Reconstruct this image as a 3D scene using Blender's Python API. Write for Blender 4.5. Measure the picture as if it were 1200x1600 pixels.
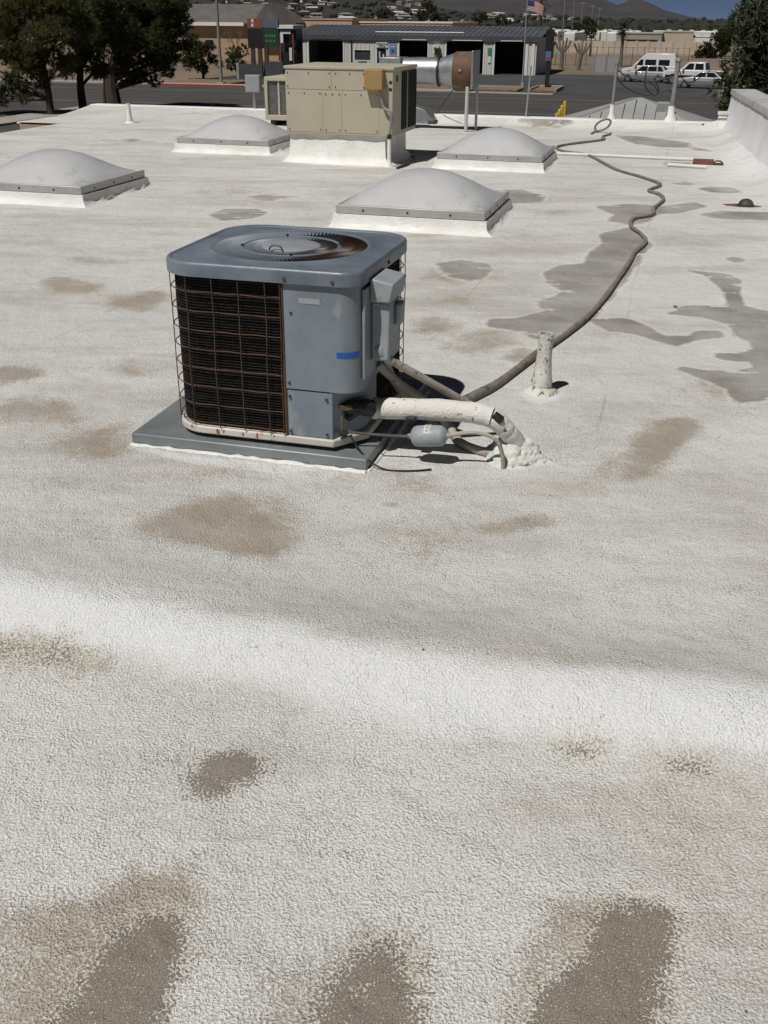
import bpy, bmesh, math, random
import numpy as np
from mathutils import Vector, Matrix

for o in list(bpy.data.objects):
    bpy.data.objects.remove(o)
random.seed(7)
SC = bpy.context.scene
COL = SC.collection
R = math.radians
PI = math.pi

# ------------------------------------------------------------------ camera
PITCH, ROLL, HEYE = R(25.76), R(0.4), 1.6
cd = bpy.data.cameras.new('camera')
cam = bpy.data.objects.new('camera', cd)
COL.objects.link(cam)
cd.sensor_fit = 'VERTICAL'
cd.sensor_height = 24.0
cd.sensor_width = 18.0
cd.lens = 24.0
cd.clip_start = 0.05
cd.clip_end = 30000
CAMM = Matrix.Rotation(PI/2-PITCH, 4, 'X') @ Matrix.Rotation(ROLL, 4, 'Z')
cam.matrix_world = Matrix.Translation((0, 0, HEYE)) @ CAMM
SC.camera = cam

# ------------------------------------------------------------------ sky, sun, exposure
SUN_EL, SUN_AZ = R(59), R(41)          # light travels towards SUN_AZ right of +Y
W = bpy.data.worlds.new('World')
SC.world = W
W.use_nodes = True
nt = W.node_tree
bg = nt.nodes['Background']
sky = nt.nodes.new('ShaderNodeTexSky')
sky.sky_type = 'NISHITA'
sky.sun_disc = False
sky.sun_elevation = SUN_EL
sky.sun_rotation = SUN_AZ + PI
sky.altitude = 9000
sky.air_density = 0.3
sky.dust_density = 1.0
sky.ozone_density = 1.0
nt.links.new(sky.outputs[0], bg.inputs[0])
bg.inputs[1].default_value = 0.05
sd = bpy.data.lights.new('sun', 'SUN')
sd.energy = 5.0
sd.angle = R(0.55)
sd.color = (1.0, 0.968, 0.92)
sun = bpy.data.objects.new('sun', sd)
COL.objects.link(sun)
sdir = Vector((math.sin(SUN_AZ)*math.cos(SUN_EL), math.cos(SUN_AZ)*math.cos(SUN_EL), -math.sin(SUN_EL)))
sun.rotation_euler = sdir.to_track_quat('-Z', 'Y').to_euler()
sun.location = (-10, -10, 30)
SC.view_settings.view_transform = 'Standard'
SC.view_settings.look = 'None'
SC.view_settings.gamma = 1
SC.view_settings.exposure = -0.47
SC.render.engine = 'CYCLES'

# ------------------------------------------------------------------ pixel -> place helpers (photo pixels, 1200 x 1600)
F = 1600.0
_ax = CAMM.to_3x3()
RT, UP, FW = np.array(_ax.col[0]), np.array(_ax.col[1]), -np.array(_ax.col[2])
A = R(15.4)                              # the roof, the street and the shops share this heading
WU = np.array((math.cos(A), -math.sin(A)))
DV = np.array((math.sin(A), math.cos(A)))
GZ = -4.0                                # street level


def ray(x, y):
    return FW*F + RT*(x-600) - UP*(y-800)


def P(x, y, z=0.0):
    r = ray(x, y)
    t = (z-HEYE)/r[2]
    return Vector((r[0]*t, r[1]*t, z))


def UV(x, y, z=0.0):
    p = P(x, y, z)
    return float(p.x*WU[0]+p.y*WU[1]), float(p.x*DV[0]+p.y*DV[1])


def onv(v, x, y):
    r = ray(x, y)
    t = v/float(r[:2] @ DV)
    return float(r[:2] @ WU)*t, HEYE+float(r[2])*t


def rf(u, v, z=0.0):
    return Vector((u*WU[0]+v*DV[0], u*WU[1]+v*DV[1], z))


def UVw(p):
    return float(p.x*WU[0]+p.y*WU[1]), float(p.x*DV[0]+p.y*DV[1])


# ------------------------------------------------------------------ mesh builder
class MB:
    def __init__(s):
        s.v = []
        s.f = []

    def add(s, vs, fs):
        n = len(s.v)
        s.v += [tuple(map(float, p)) for p in vs]
        s.f += [tuple(i+n for i in f) for f in fs]
        return s

    def box(s, x0, x1, y0, y1, z0, z1, M=None):
        vs = [Vector((x, y, z)) for z in (z0, z1) for y in (y0, y1) for x in (x0, x1)]
        if M is not None:
            vs = [M @ p for p in vs]
        return s.add(vs, [(0, 2, 3, 1), (4, 5, 7, 6), (0, 1, 5, 4), (2, 6, 7, 3), (0, 4, 6, 2), (1, 3, 7, 5)])

    def tube(s, pts, r, n=8, caps=True):
        pts = [Vector(p) for p in pts]
        m = len(pts)
        rr = r if isinstance(r, (list, tuple)) else [r]*m
        t0 = (pts[1]-pts[0]).normalized()
        ref = Vector((0, 0, 1)) if abs(t0.z) < .9 else Vector((1, 0, 0))
        nrm = t0.cross(ref).normalized()
        vs = []
        for i, p in enumerate(pts):
            t = (pts[min(i+1, m-1)]-pts[max(i-1, 0)])
            t = t.normalized() if t.length > 1e-9 else t0
            nrm = (nrm - t*nrm.dot(t))
            nrm = nrm.normalized() if nrm.length > 1e-6 else t.orthogonal().normalized()
            b = t.cross(nrm)
            for k in range(n):
                a = 2*PI*k/n
                vs.append(p + (nrm*math.cos(a)+b*math.sin(a))*rr[i])
        fs = []
        for i in range(m-1):
            for k in range(n):
                k2 = (k+1) % n
                fs.append((i*n+k, i*n+k2, (i+1)*n+k2, (i+1)*n+k))
        if caps:
            fs.append(tuple(range(n-1, -1, -1)))
            fs.append(tuple((m-1)*n+k for k in range(n)))
        return s.add(vs, fs)

    def cyl(s, p0, p1, r0, r1=None, n=12):
        return s.tube([p0, p1], [r0, r0 if r1 is None else r1], n)

    def lathe(s, prof, n=24, c=(0, 0, 0), jit=0.0, seed=0):
        rnd = random.Random(seed)
        vs = []
        for (r, z) in prof:
            for k in range(n):
                a = 2*PI*k/n
                q = r*(1+rnd.uniform(-jit, jit))
                vs.append((c[0]+q*math.cos(a), c[1]+q*math.sin(a), c[2]+z))
        fs = []
        for i in range(len(prof)-1):
            for k in range(n):
                k2 = (k+1) % n
                fs.append((i*n+k, i*n+k2, (i+1)*n+k2, (i+1)*n+k))
        fs.append(tuple(range(n-1, -1, -1)))
        fs.append(tuple((len(prof)-1)*n+k for k in range(n)))
        return s.add(vs, fs)

    def prism(s, poly, z0, z1):
        n = len(poly)
        vs = [(p[0], p[1], z0) for p in poly]+[(p[0], p[1], z1) for p in poly]
        fs = [tuple(range(n-1, -1, -1)), tuple(range(n, 2*n))]
        fs += [(i, (i+1) % n, n+(i+1) % n, n+i) for i in range(n)]
        return s.add(vs, fs)

    def prismy(s, poly, y0, y1):           # polygon in (x, z), ccw seen from -y
        n = len(poly)
        vs = [(p[0], y0, p[1]) for p in poly]+[(p[0], y1, p[1]) for p in poly]
        fs = [tuple(range(n)), tuple(range(2*n-1, n-1, -1))]
        fs += [((i+1) % n, i, n+i, n+(i+1) % n) for i in range(n)]
        return s.add(vs, fs)

    def mesh(s, name):
        me = bpy.data.meshes.new(name)
        me.from_pydata(s.v, [], s.f)
        me.update()
        return me

    def build(s, name, mat, parent=None, smooth=True, bevel=0.0, loc=None, rz=0.0, seg=2):
        me = s.mesh(name)
        if mat is not None:
            me.materials.append(mat)
        if smooth:
            me.shade_smooth()
            me.set_sharp_from_angle(angle=R(38))
        o = bpy.data.objects.new(name, me)
        COL.objects.link(o)
        if loc is not None:
            o.location = loc
        o.rotation_euler = (0, 0, rz)
        if parent is not None:
            o.parent = parent
        if bevel:
            b = o.modifiers.new('bevel', 'BEVEL')
            b.width = bevel
            b.segments = seg
            b.limit_method = 'ANGLE'
            b.angle_limit = R(40)
        return o


def tag(o, label=None, cat=None, group=None, kind=None):
    if label:
        o['label'] = label
    if cat:
        o['category'] = cat
    if group:
        o['group'] = group
    if kind:
        o['kind'] = kind
    return o


def thing(name, label, cat, loc=(0, 0, 0), rz=0.0, group=None):
    o = bpy.data.objects.new(name, None)
    COL.objects.link(o)
    o.empty_display_size = 0.1
    o.location = loc
    o.rotation_euler = (0, 0, rz)
    return tag(o, label, cat, group)


def copy_tree(o, parent=None):
    c = o.copy()
    COL.objects.link(c)
    c.parent = parent
    for ch in list(o.children):
        copy_tree(ch, c)
    return c


def smoothpts(pts, k=6):
    pts = [Vector(p) for p in pts]
    out = []
    for i in range(len(pts)-1):
        p0, p1, p2, p3 = pts[max(i-1, 0)], pts[i], pts[i+1], pts[min(i+2, len(pts)-1)]
        for j in range(k):
            t = j/k
            out.append(0.5*((2*p1)+(p2-p0)*t+(2*p0-5*p1+4*p2-p3)*t*t+(3*p1-p0-3*p2+p3)*t**3))
    out.append(pts[-1])
    return out


# ------------------------------------------------------------------ materials
def nodes(name):
    m = bpy.data.materials.new(name)
    m.use_nodes = True
    t = m.node_tree
    return m, t, t.nodes['Principled BSDF']


def N(t, typ, **kw):
    n = t.nodes.new(typ)
    for k, v in kw.items():
        if k.startswith('i_'):
            key = k[2:]
            n.inputs[int(key) if key.isdigit() else key.replace('_', ' ')].default_value = v
        else:
            setattr(n, k, v)
    return n


def c4(c):
    return (c[0], c[1], c[2], 1)


MATS = {}


def mat(name, c1, c2=None, scale=4.0, rough=0.6, metal=0.0, bump=0.0, bscale=40.0, stretch=(1, 1, 1), lo=.35, hi=.65,
        c3=None, s3=30.0, t3=.62, spec=None, detail=4.0):
    if name in MATS:
        return MATS[name]
    m, t, b = nodes(name)
    L = t.links.new
    b.inputs['Roughness'].default_value = rough
    b.inputs['Metallic'].default_value = metal
    if spec is not None:
        b.inputs['Specular IOR Level'].default_value = spec
    if c2 is None:
        b.inputs['Base Color'].default_value = c4(c1)
    tc = N(t, 'ShaderNodeTexCoord')
    mp = N(t, 'ShaderNodeMapping')
    mp.inputs['Scale'].default_value = stretch
    L(tc.outputs['Object'], mp.inputs[0])
    if c2 is not None:
        nz = N(t, 'ShaderNodeTexNoise', i_Scale=scale, i_Detail=detail, i_Roughness=.6)
        L(mp.outputs[0], nz.inputs['Vector'])
        cr = N(t, 'ShaderNodeValToRGB')
        cr.color_ramp.elements[0].position = lo
        cr.color_ramp.elements[1].position = hi
        cr.color_ramp.elements[0].color = c4(c1)
        cr.color_ramp.elements[1].color = c4(c2)
        L(nz.outputs[0], cr.inputs[0])
        out = cr.outputs[0]
        if c3 is not None:
            n3 = N(t, 'ShaderNodeTexNoise', i_Scale=s3, i_Detail=5.0, i_Roughness=.65)
            L(mp.outputs[0], n3.inputs['Vector'])
            r3 = N(t, 'ShaderNodeMapRange')
            r3.inputs[1].default_value = t3
            r3.inputs[2].default_value = t3+.08
            L(n3.outputs[0], r3.inputs[0])
            mx = N(t, 'ShaderNodeMix', data_type='RGBA')
            L(r3.outputs[0], mx.inputs[0])
            L(out, mx.inputs[6])
            mx.inputs[7].default_value = c4(c3)
            out = mx.outputs[2]
        L(out, b.inputs['Base Color'])
        rr = N(t, 'ShaderNodeMapRange')
        rr.inputs[3].default_value = max(rough-.1, .03)
        rr.inputs[4].default_value = min(rough+.1, 1)
        L(nz.outputs[0], rr.inputs[0])
        L(rr.outputs[0], b.inputs['Roughness'])
    if bump:
        bn = N(t, 'ShaderNodeTexNoise', i_Scale=bscale, i_Detail=3.0)
        L(mp.outputs[0], bn.inputs['Vector'])
        bp = N(t, 'ShaderNodeBump', i_Strength=bump, i_Distance=.02)
        L(bn.outputs[0], bp.inputs['Height'])
        L(bp.outputs[0], b.inputs['Normal'])
    MATS[name] = m
    return m


def glass_dark(name, col=(.015, .017, .02), rough=.06):
    return mat(name, col, rough=rough, spec=.6)


M_WHITE = mat('white_coating', (.74, .735, .71), (.62, .61, .58), 3, .75, bump=.5, bscale=60, c3=(.42, .38, .33), s3=9, t3=.66)
M_CURB = mat('white_curb_coating', (.83, .83, .81), (.72, .71, .68), 4, .7, bump=.4, bscale=50)
M_GALV = mat('galvanised_steel', (.33, .35, .36), (.42, .44, .45), 8, .42, .75, bump=.05, bscale=15)
M_ALU = mat('mill_aluminium', (.44, .44, .44), (.52, .52, .52), 9, .45, .6, bump=.1, bscale=30)
M_BLACK = mat('black_paint', (.012, .012, .013), (.02, .02, .022), 8, .5)
M_DARKIN = mat('dark_interior', (.006, .006, .007), (.012, .012, .013), 4, .9)
M_RUST = mat('rusted_steel', (.13, .05, .025), (.06, .03, .02), 20, .85)
M_CLAY = mat('rust_red_clay', (.22, .09, .06), (.13, .06, .045), 18, .85)
M_TYRE = mat('tyre_rubber', (.012, .012, .012), (.02, .02, .02), 20, .85)
M_TRUNK = mat('bark', (.035, .025, .02), (.07, .05, .038), 12, .9, bump=.6, bscale=25)
M_SCREW = mat('screw_head', (.08, .075, .07), rough=.5, metal=.6)

# ------------------------------------------------------------------ roof sheet with its ponding stains
SEAM = .70


def roof_material():
    m, t, b = nodes('roof_coating')
    L = t.links.new
    tc = N(t, 'ShaderNodeTexCoord')
    pos = tc.outputs['Object']

    def noise(scale, detail=4.0, rough=.55, vec=None, dist=0.0):
        n = N(t, 'ShaderNodeTexNoise', noise_dimensions='2D', i_Scale=scale, i_Detail=detail, i_Roughness=rough, i_Distortion=dist)
        L(vec or pos, n.inputs['Vector'])
        return n.outputs[0]

    def math_(op, a, c, clamp=False):
        n = N(t, 'ShaderNodeMath', operation=op)
        n.use_clamp = clamp
        for i, x in enumerate((a, c)):
            if x is None:
                continue
            if isinstance(x, (int, float)):
                n.inputs[i].default_value = x
            else:
                L(x, n.inputs[i])
        return n.outputs[0]

    def mr(x, a, c, d=0.0, e=1.0, smooth=True):
        n = N(t, 'ShaderNodeMapRange')
        n.interpolation_type = 'SMOOTHSTEP' if smooth else 'LINEAR'
        for i, q in ((1, a), (2, c), (3, d), (4, e)):
            if isinstance(q, (int, float)):
                n.inputs[i].default_value = q
            else:
                L(q, n.inputs[i])
        L(x, n.inputs[0])
        return n.outputs[0]

    def mix(f, a, c):
        n = N(t, 'ShaderNodeMix', data_type='RGBA')
        for i, q in ((0, f), (6, a), (7, c)):
            if isinstance(q, tuple):
                n.inputs[i].default_value = c4(q)
            elif isinstance(q, (int, float)):
                n.inputs[i].default_value = q
            else:
                L(q, n.inputs[i])
        return n.outputs[2]

    def attr(a):
        return N(t, 'ShaderNodeAttribute', attribute_name=a).outputs['Fac']

    # pebbled sprayed coating
    wob = N(t, 'ShaderNodeTexNoise', noise_dimensions='2D', i_Scale=70.0, i_Detail=1.0)
    L(pos, wob.inputs['Vector'])
    vadd = N(t, 'ShaderNodeVectorMath', operation='MULTIPLY_ADD')
    L(wob.outputs['Color'], vadd.inputs[0])
    vadd.inputs[1].default_value = (.010, .010, .010)
    L(pos, vadd.inputs[2])
    vo = N(t, 'ShaderNodeTexVoronoi', voronoi_dimensions='2D', feature='SMOOTH_F1', i_Scale=135.0, i_Smoothness=.7)
    L(vadd.outputs[0], vo.inputs['Vector'])
    cell = mr(vo.outputs['Distance'], .05, .62, 1.0, 0.0, False)
    fine = noise(260.0, 3.0, .6)
    mid = noise(38.0, 3.0, .55)
    grit = mr(noise(150.0, 2.5, .6), .30, .70)
    h = math_('ADD', math_('MULTIPLY', cell, .30), math_('MULTIPLY', grit, .48))
    h = math_('ADD', h, math_('MULTIPLY', fine, .24))
    h = math_('ADD', h, math_('MULTIPLY', math_('SUBTRACT', mid, .5), .38))
    # colours
    big = noise(.9, 5.0, .6)
    stretch = N(t, 'ShaderNodeMapping')
    stretch.inputs['Rotation'].default_value = (0, 0, A)
    stretch.inputs['Scale'].default_value = (.35, 1.0, 1.0)
    L(pos, stretch.inputs[0])
    streak = noise(1.6, 6.0, .62, stretch.outputs[0])
    base = mix(mr(big, .35, .68), (.775, .772, .752), (.69, .69, .677))
    warm = mr(streak, .47, .70, 0.0, .60)
    base = mix(warm, base, (.50, .45, .39))
    mot = noise(4.2, 5.0, .65, stretch.outputs[0])
    base = mix(mr(mot, .50, .72, 0.0, .38), base, (.46, .44, .41))
    base = mix(mr(mot, .48, .28, 0.0, .45), base, (.80, .79, .765))
    speck = noise(420.0, 2.0, .5)
    base = mix(mr(speck, .66, .74, 0.0, .4), base, (.3, .28, .25))
    base = mix(mr(h, .5, .14, 0.0, .42), base, (.30, .28, .25))       # grime between the pebbles, deepened with painted shade
    base = mix(mr(grit, .62, .95, 0.0, .45), base, (.84, .835, .815))       # pebble tips painted lighter to strengthen the lit relief
    sm_ = N(t, 'ShaderNodeMapping')
    sm_.inputs['Rotation'].default_value = (0, 0, A)
    L(pos, sm_.inputs[0])
    sx_ = N(t, 'ShaderNodeSeparateXYZ')
    L(sm_.outputs[0], sx_.inputs[0])
    su = math_('ADD', math_('ADD', sx_.outputs[0], 20.0+SEAM), math_('MULTIPLY', noise(1.1, 2.0), .03))
    sl = math_('ABSOLUTE', math_('SUBTRACT', math_('MODULO', su, 1.0), .5), None)
    seam = math_('MULTIPLY', mr(sl, .003, .011, 1.0, 0.0), math_('MULTIPLY', mr(noise(1.7, 3.0, .6), .42, .66, 0.0, .34), mr(sx_.outputs[1], 3.6, 4.4)))
    base = mix(seam, base, (.33, .31, .28))                             # membrane laps telegraphing through
    edge1 = math_('SUBTRACT', noise(5.0, 6.0, .62), .5)
    edge2 = math_('SUBTRACT', noise(22.0, 5.0, .65), .5)
    edge = math_('ADD', edge1, math_('MULTIPLY', edge2, .55))
    hh = math_('SUBTRACT', h, .5)
    clean_lit = mr(math_('ADD', attr('clean_lit'), math_('MULTIPLY', edge1, .8)), .2, .8)
    base = mix(math_('MULTIPLY', clean_lit, .82), base, (.84, .857, .862))
    # soft tan staining
    tn = math_('ADD', attr('tan'), math_('MULTIPLY', edge, .95))
    tn = math_('SUBTRACT', tn, math_('MULTIPLY', hh, .85))
    tanm = mr(tn, .18, .95, 0.0, .82)
    tcol = mix(mr(noise(3.0, 4.0), .35, .65), (.36, .298, .225), (.405, .355, .29))
    base = mix(tanm, base, tcol)
    # grey ponding film with crisp scalloped edges
    gn = math_('ADD', attr('grey'), math_('MULTIPLY', edge, .42))
    gn = math_('SUBTRACT', gn, mr(noise(9.0, 4.0, .6, stretch.outputs[0]), .60, .70, 0.0, .5))
    gbig = noise(1.3, 4.0, .6)
    greym = mr(gn, .44, .55, 0.0, mr(gbig, .34, .62, .72, .96))
    gcol = mix(mr(noise(2.2, 5.0, .6), .35, .68), (.275, .258, .237), (.40, .385, .36))
    rim = mr(math_('ABSOLUTE', math_('SUBTRACT', gn, .46), None), 0.0, .16, .38, 0.0)
    base = mix(mr(math_('ABSOLUTE', math_('SUBTRACT', gn, .30), None), 0.0, .13, .5, 0.0), base, (.80, .78, .735))
    base = mix(greym, base, gcol)
    base = mix(rim, base, (.27, .235, .19))
    # sediment that fills the pebbles in the foreground
    lev = math_('ADD', attr('sed'), math_('MULTIPLY', edge, .42))
    lev = math_('SUBTRACT', lev, mr(noise(11.0, 4.0, .65), .52, .72, 0.0, .26))
    sm = math_('SUBTRACT', math_('MULTIPLY', lev, 1.55), h)
    sedm = mr(sm, -.20, .16)
    grain = noise(300.0, 2.0, .7)
    halo = math_('MULTIPLY', mr(math_('ADD', attr('halo'), math_('MULTIPLY', edge, .5)), .08, .6), mr(math_('ADD', h, math_('MULTIPLY', edge2, .5)), .36, .66))
    base = mix(math_('MULTIPLY', halo, .75), base, (.72, .685, .62))
    scol = mix(mr(grain, .36, .64), (.135, .115, .094), (.275, .242, .207))
    scol = mix(mr(noise(190.0, 1.0), .72, .76), scol, (.6, .57, .52))
    base = mix(math_('MULTIPLY', sedm, .93), base, scol)
    L(base, b.inputs['Base Color'])
    b.inputs['Roughness'].default_value = .82
    b.inputs['Specular IOR Level'].default_value = .25
    # relief: flattened where sediment lies
    hs = math_('ADD', math_('MAXIMUM', h, math_('MULTIPLY', lev, 1.35)), math_('MULTIPLY', speck, .14))
    bp = N(t, 'ShaderNodeBump', i_Strength=.95, i_Distance=.0058)
    L(hs, bp.inputs['Height'])
    b2 = N(t, 'ShaderNodeBump', i_Strength=.35, i_Distance=.05)
    L(noise(7.0, 3.0), b2.inputs['Height'])
    L(b2.outputs[0], bp.inputs['Normal'])
    L(bp.outputs[0], b.inputs['Normal'])
    return m


def Z(ox, oy, s, pts):
    return [(ox+x/s, oy+y/s) for x, y in pts]


def blob(cx, cy, rx, ry, n=14, seed=0, rot=0.0):
    rnd = random.Random(seed+int(cx*7+cy*13))
    ph = [rnd.uniform(0, 2*PI) for _ in range(3)]
    out = []
    for k in range(n):
        a = 2*PI*k/n
        q = 1+.16*math.sin(2*a+ph[0])+.12*math.sin(3*a+ph[1])+.08*math.sin(5*a+ph[2])
        x, y = rx*q*math.cos(a), ry*q*math.sin(a)
        out.append((cx+x*math.cos(rot)-y*math.sin(rot), cy+x*math.sin(rot)+y*math.cos(rot)))
    return out


# outlines read off the photograph, each put down on the roof where it lies: (polygon, softness in metres, strength)
GREY = [
    ([(945, 380), (1010, 380), (1000, 405), (982, 430), (962, 455), (932, 490), (900, 515), (872, 530), (840, 531), (810, 518), (763, 511),
      (765, 500), (815, 497), (855, 487), (845, 480), (842, 471), (872, 463), (882, 455), (858, 442), (850, 425), (872, 416), (915, 412), (921, 396)], .10, 1),
    ([(937, 367), (985, 355), (1005, 368), (1017, 385), (1000, 400), (960, 395), (945, 388)], .1, 1),
    ([(930, 322), (985, 318), (1040, 322), (1085, 316), (1104, 323), (1060, 333), (1030, 334), (1010, 348), (985, 352), (950, 345), (960, 335)], .12, .9),
    ([(920, 500), (980, 497), (1015, 512), (1040, 525), (1080, 525), (1090, 515), (1126, 516), (1126, 526), (1085, 531), (1055, 541), (1025, 531), (995, 522), (950, 516)], .08, 1),
    (Z(600, 380, 2, [(890, 220), (930, 195), (1060, 195), (1080, 185), (1045, 130), (1000, 100), (945, 85), (1075, 98), (1112, 115), (1110, 150), (1125, 195),
                     (1260, 225), (1260, 480), (1100, 500), (1080, 460), (1010, 425), (915, 395), (930, 385), (1000, 398), (1100, 400), (1165, 388), (1150, 375),
                     (1045, 360), (1040, 345), (1110, 345), (1155, 330), (1155, 310), (1100, 285), (1085, 255), (1000, 230)]), .08, 1),
    ([(680, 412), (720, 405), (765, 412), (762, 430), (738, 441), (700, 432)], .12, .8),
    ([(785, 297), (815, 296), (850, 305), (845, 315), (800, 318), (785, 312)], .15, .9),
    ([(960, 211), (1010, 214), (1077, 223), (1077, 231), (1030, 230), (990, 224)], .25, .95),
    ([(1080, 228), (1120, 237), (1080, 234)], .25, .8),
    ([(1048, 286), (1070, 284), (1087, 288), (1070, 291)], .15, .9),
    ([(1090, 295), (1110, 292), (1145, 294), (1162, 301), (1120, 303)], .15, .9),
    ([(1087, 335), (1130, 330), (1230, 333), (1230, 345), (1160, 343), (1120, 341)], .12, .9),
    ([(1132, 404), (1150, 401), (1167, 407), (1150, 411)], .1, .9),
    ([(935, 193), (1000, 191), (1080, 195), (1010, 198), (945, 198)], .3, .9),  # shadow-like grey strip painted along the foot of the rear curb
    ([(800, 196), (870, 194), (925, 197), (870, 200)], .3, .75),
    ([(1033, 252), (1085, 254), (1085, 259), (1040, 258)], .2, .85),
    ([(325, 335), (350, 326), (405, 326), (420, 333), (395, 341), (345, 345)], .14, .85),
    ([(370, 305), (420, 302), (470, 307), (420, 316)], .2, .6),
    ([(770, 548), (800, 540), (845, 545), (850, 560), (800, 575), (775, 565)], .2, .55),
    ([(180, 218), (215, 215), (232, 219), (205, 224)], .3, .6),
    ([(588, 790), (620, 785), (636, 795), (610, 802)], .08, .55),
]
TAN = [
    (blob(110, 446, 42, 14), .1, .95), (blob(215, 470, 48, 15), .1, .95), (blob(20, 585, 45, 16), .1, .95), (blob(50, 645, 80, 22), .14, .95),
    (blob(150, 695, 66, 30), .15, .9), (blob(205, 575, 32, 12), .1, .8), (blob(145, 407, 42, 6), .12, .75), (blob(150, 470, 20, 8), .1, .5),
    (blob(680, 512, 48, 12), .14, .95), (blob(760, 535, 60, 18), .2, .9), (blob(715, 430, 60, 14), .2, .75), (blob(700, 470, 40, 8), .16, .7),
    ([(735, 830), (770, 815), (830, 806), (875, 812), (868, 828), (820, 838), (760, 843)], .06, .8),
    ([(195, 828), (270, 805), (320, 785), (400, 790), (440, 815), (478, 848), (470, 868), (425, 885), (370, 880), (300, 862), (215, 842)], .09, 1.05),
    ([(300, 788), (350, 770), (440, 778), (480, 800), (470, 850), (380, 860), (310, 820)], .12, .75),
    ([(985, 690), (1012, 660), (1060, 652), (1100, 656), (1094, 676), (1060, 705), (1022, 745), (975, 752)], .06, 1.0),
    ([(905, 745), (930, 715), (985, 700), (975, 752), (930, 768)], .12, .75),
    (blob(640, 760, 60, 18), .15, .65), (blob(690, 850, 70, 20), .2, .6), (blob(560, 742, 90, 14), .12, .6), (blob(640, 845, 60, 40), .2, .45),
    (blob(1115, 610, 45, 22), .2, .7), (blob(900, 700, 60, 25), .2, .4),
    ([(-20, 1012), (60, 1010), (150, 1030), (210, 1055), (140, 1068), (40, 1050), (-20, 1040)], .06, .85),
    (blob(905, 1184, 45, 12), .05, .75), (blob(1070, 1210, 50, 14), .05, .85),
    ([(-40, 1410), (120, 1400), (210, 1365), (310, 1345), (325, 1400), (305, 1480), (250, 1620), (-40, 1640)], .06, .8),
    ([(370, 1640), (410, 1530), (520, 1460), (600, 1440), (660, 1470), (670, 1640)], .07, .75),
    ([(770, 1640), (800, 1500), (880, 1410), (1000, 1400), (1055, 1430), (1050, 1640)], .05, .85),
    (blob(355, 300, 70, 5), .3, .6), (blob(520, 300, 25, 3), .3, .4), (blob(375, 240, 30, 4), .3, .6), (blob(650, 368, 45, 3), .15, .8),
    (blob(205, 222, 30, 3), .3, .7), (blob(310, 250, 60, 5), .4, .5), (blob(840, 200, 40, 3), .4, .6), (blob(60, 380, 70, 8), .3, .45),
    (blob(820, 370, 60, 6), .3, .5), (blob(880, 330, 45, 8), .3, .5), (blob(960, 520, 40, 12), .15, .5), (blob(300, 745, 120, 10), .1, .5),
    (blob(1150, 640, 60, 20), .3, .4), (blob(100, 760, 90, 20), .3, .4), (blob(150, 840, 120, 20), .25, .45),
]
SED = [
    ([(300, 1210), (325, 1185), (365, 1172), (410, 1185), (416, 1210), (385, 1228), (330, 1250), (298, 1245)], .045, .62),
    ([(175, 1480), (200, 1450), (245, 1432), (280, 1440), (285, 1475), (265, 1540), (235, 1640), (60, 1640), (115, 1570)], .045, .74),
    ([(480, 1640), (505, 1545), (560, 1490), (620, 1470), (645, 1510), (650, 1640)], .055, .62),
    ([(815, 1640), (850, 1540), (915, 1500), (945, 1430), (1020, 1412), (1052, 1440), (1040, 1500), (1025, 1560), (1020, 1640)], .04, .74),
    ([(1025, 1202), (1060, 1200), (1112, 1216), (1105, 1226), (1050, 1220)], .03, .5),
    ([(870, 1178), (930, 1180), (925, 1195), (880, 1192)], .03, .42),
    ([(-10, 1015), (70, 1015), (155, 1040), (120, 1055), (40, 1045)], .06, .30),
]
CLEAN = [
    ([(560, 745), (500, 735), (300, 715), (205, 698), (205, 706), (300, 728), (500, 752)], .04, .9),
    (blob(845, 620, 26, 12), .05, 1), (blob(805, 712, 45, 22), .06, .9), (blob(1150, 470, 60, 25), .2, .5), (blob(1120, 545, 50, 14), .15, .5),
    (blob(1150, 265, 80, 30), .8, .7), (blob(1100, 470, 80, 12), .3, .4), (blob(1180, 690, 90, 60), .3, .5),
]


def field(pts, polys):
    out = np.zeros(len(pts))
    for poly, soft, st in polys:
        q = np.array([P(max(-900, x), y)[:2] for x, y in poly])
        lo, hi = q.min(0)-4*soft, q.max(0)+4*soft
        sel = np.where((pts[:, 0] > lo[0]) & (pts[:, 0] < hi[0]) & (pts[:, 1] > lo[1]) & (pts[:, 1] < hi[1]))[0]
        if not len(sel):
            continue
        p = pts[sel]
        dmin = np.full(len(p), 1e9)
        ins = np.zeros(len(p), bool)
        n = len(q)
        for i in range(n):
            a, b = q[i], q[(i+1) % n]
            ab = b-a
            tt = np.clip(((p-a) @ ab)/max(ab @ ab, 1e-12), 0, 1)
            dmin = np.minimum(dmin, np.hypot(*(p-a-tt[:, None]*ab).T))
            cond = (a[1] > p[:, 1]) != (b[1] > p[:, 1])
            with np.errstate(divide='ignore', invalid='ignore'):
                xi = (b[0]-a[0])*(p[:, 1]-a[1])/(b[1]-a[1] if b[1] != a[1] else 1e-12)+a[0]
            ins ^= cond & (p[:, 0] < xi)
        s = np.where(ins, dmin, -dmin)
        val = np.clip(.5+.5*s/soft, 0, 1)
        val = val*val*(3-2*val)*st
        out[sel] = np.maximum(out[sel], val)
    return out


V_BACK = 18.15
U_LEFT, U_FAR, V_NOTCH = -9.9, -10.7, 15.85
U_RIGHT = 1.75


def u_par(v):
    return .62+(18.15-v)*.080


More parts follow.
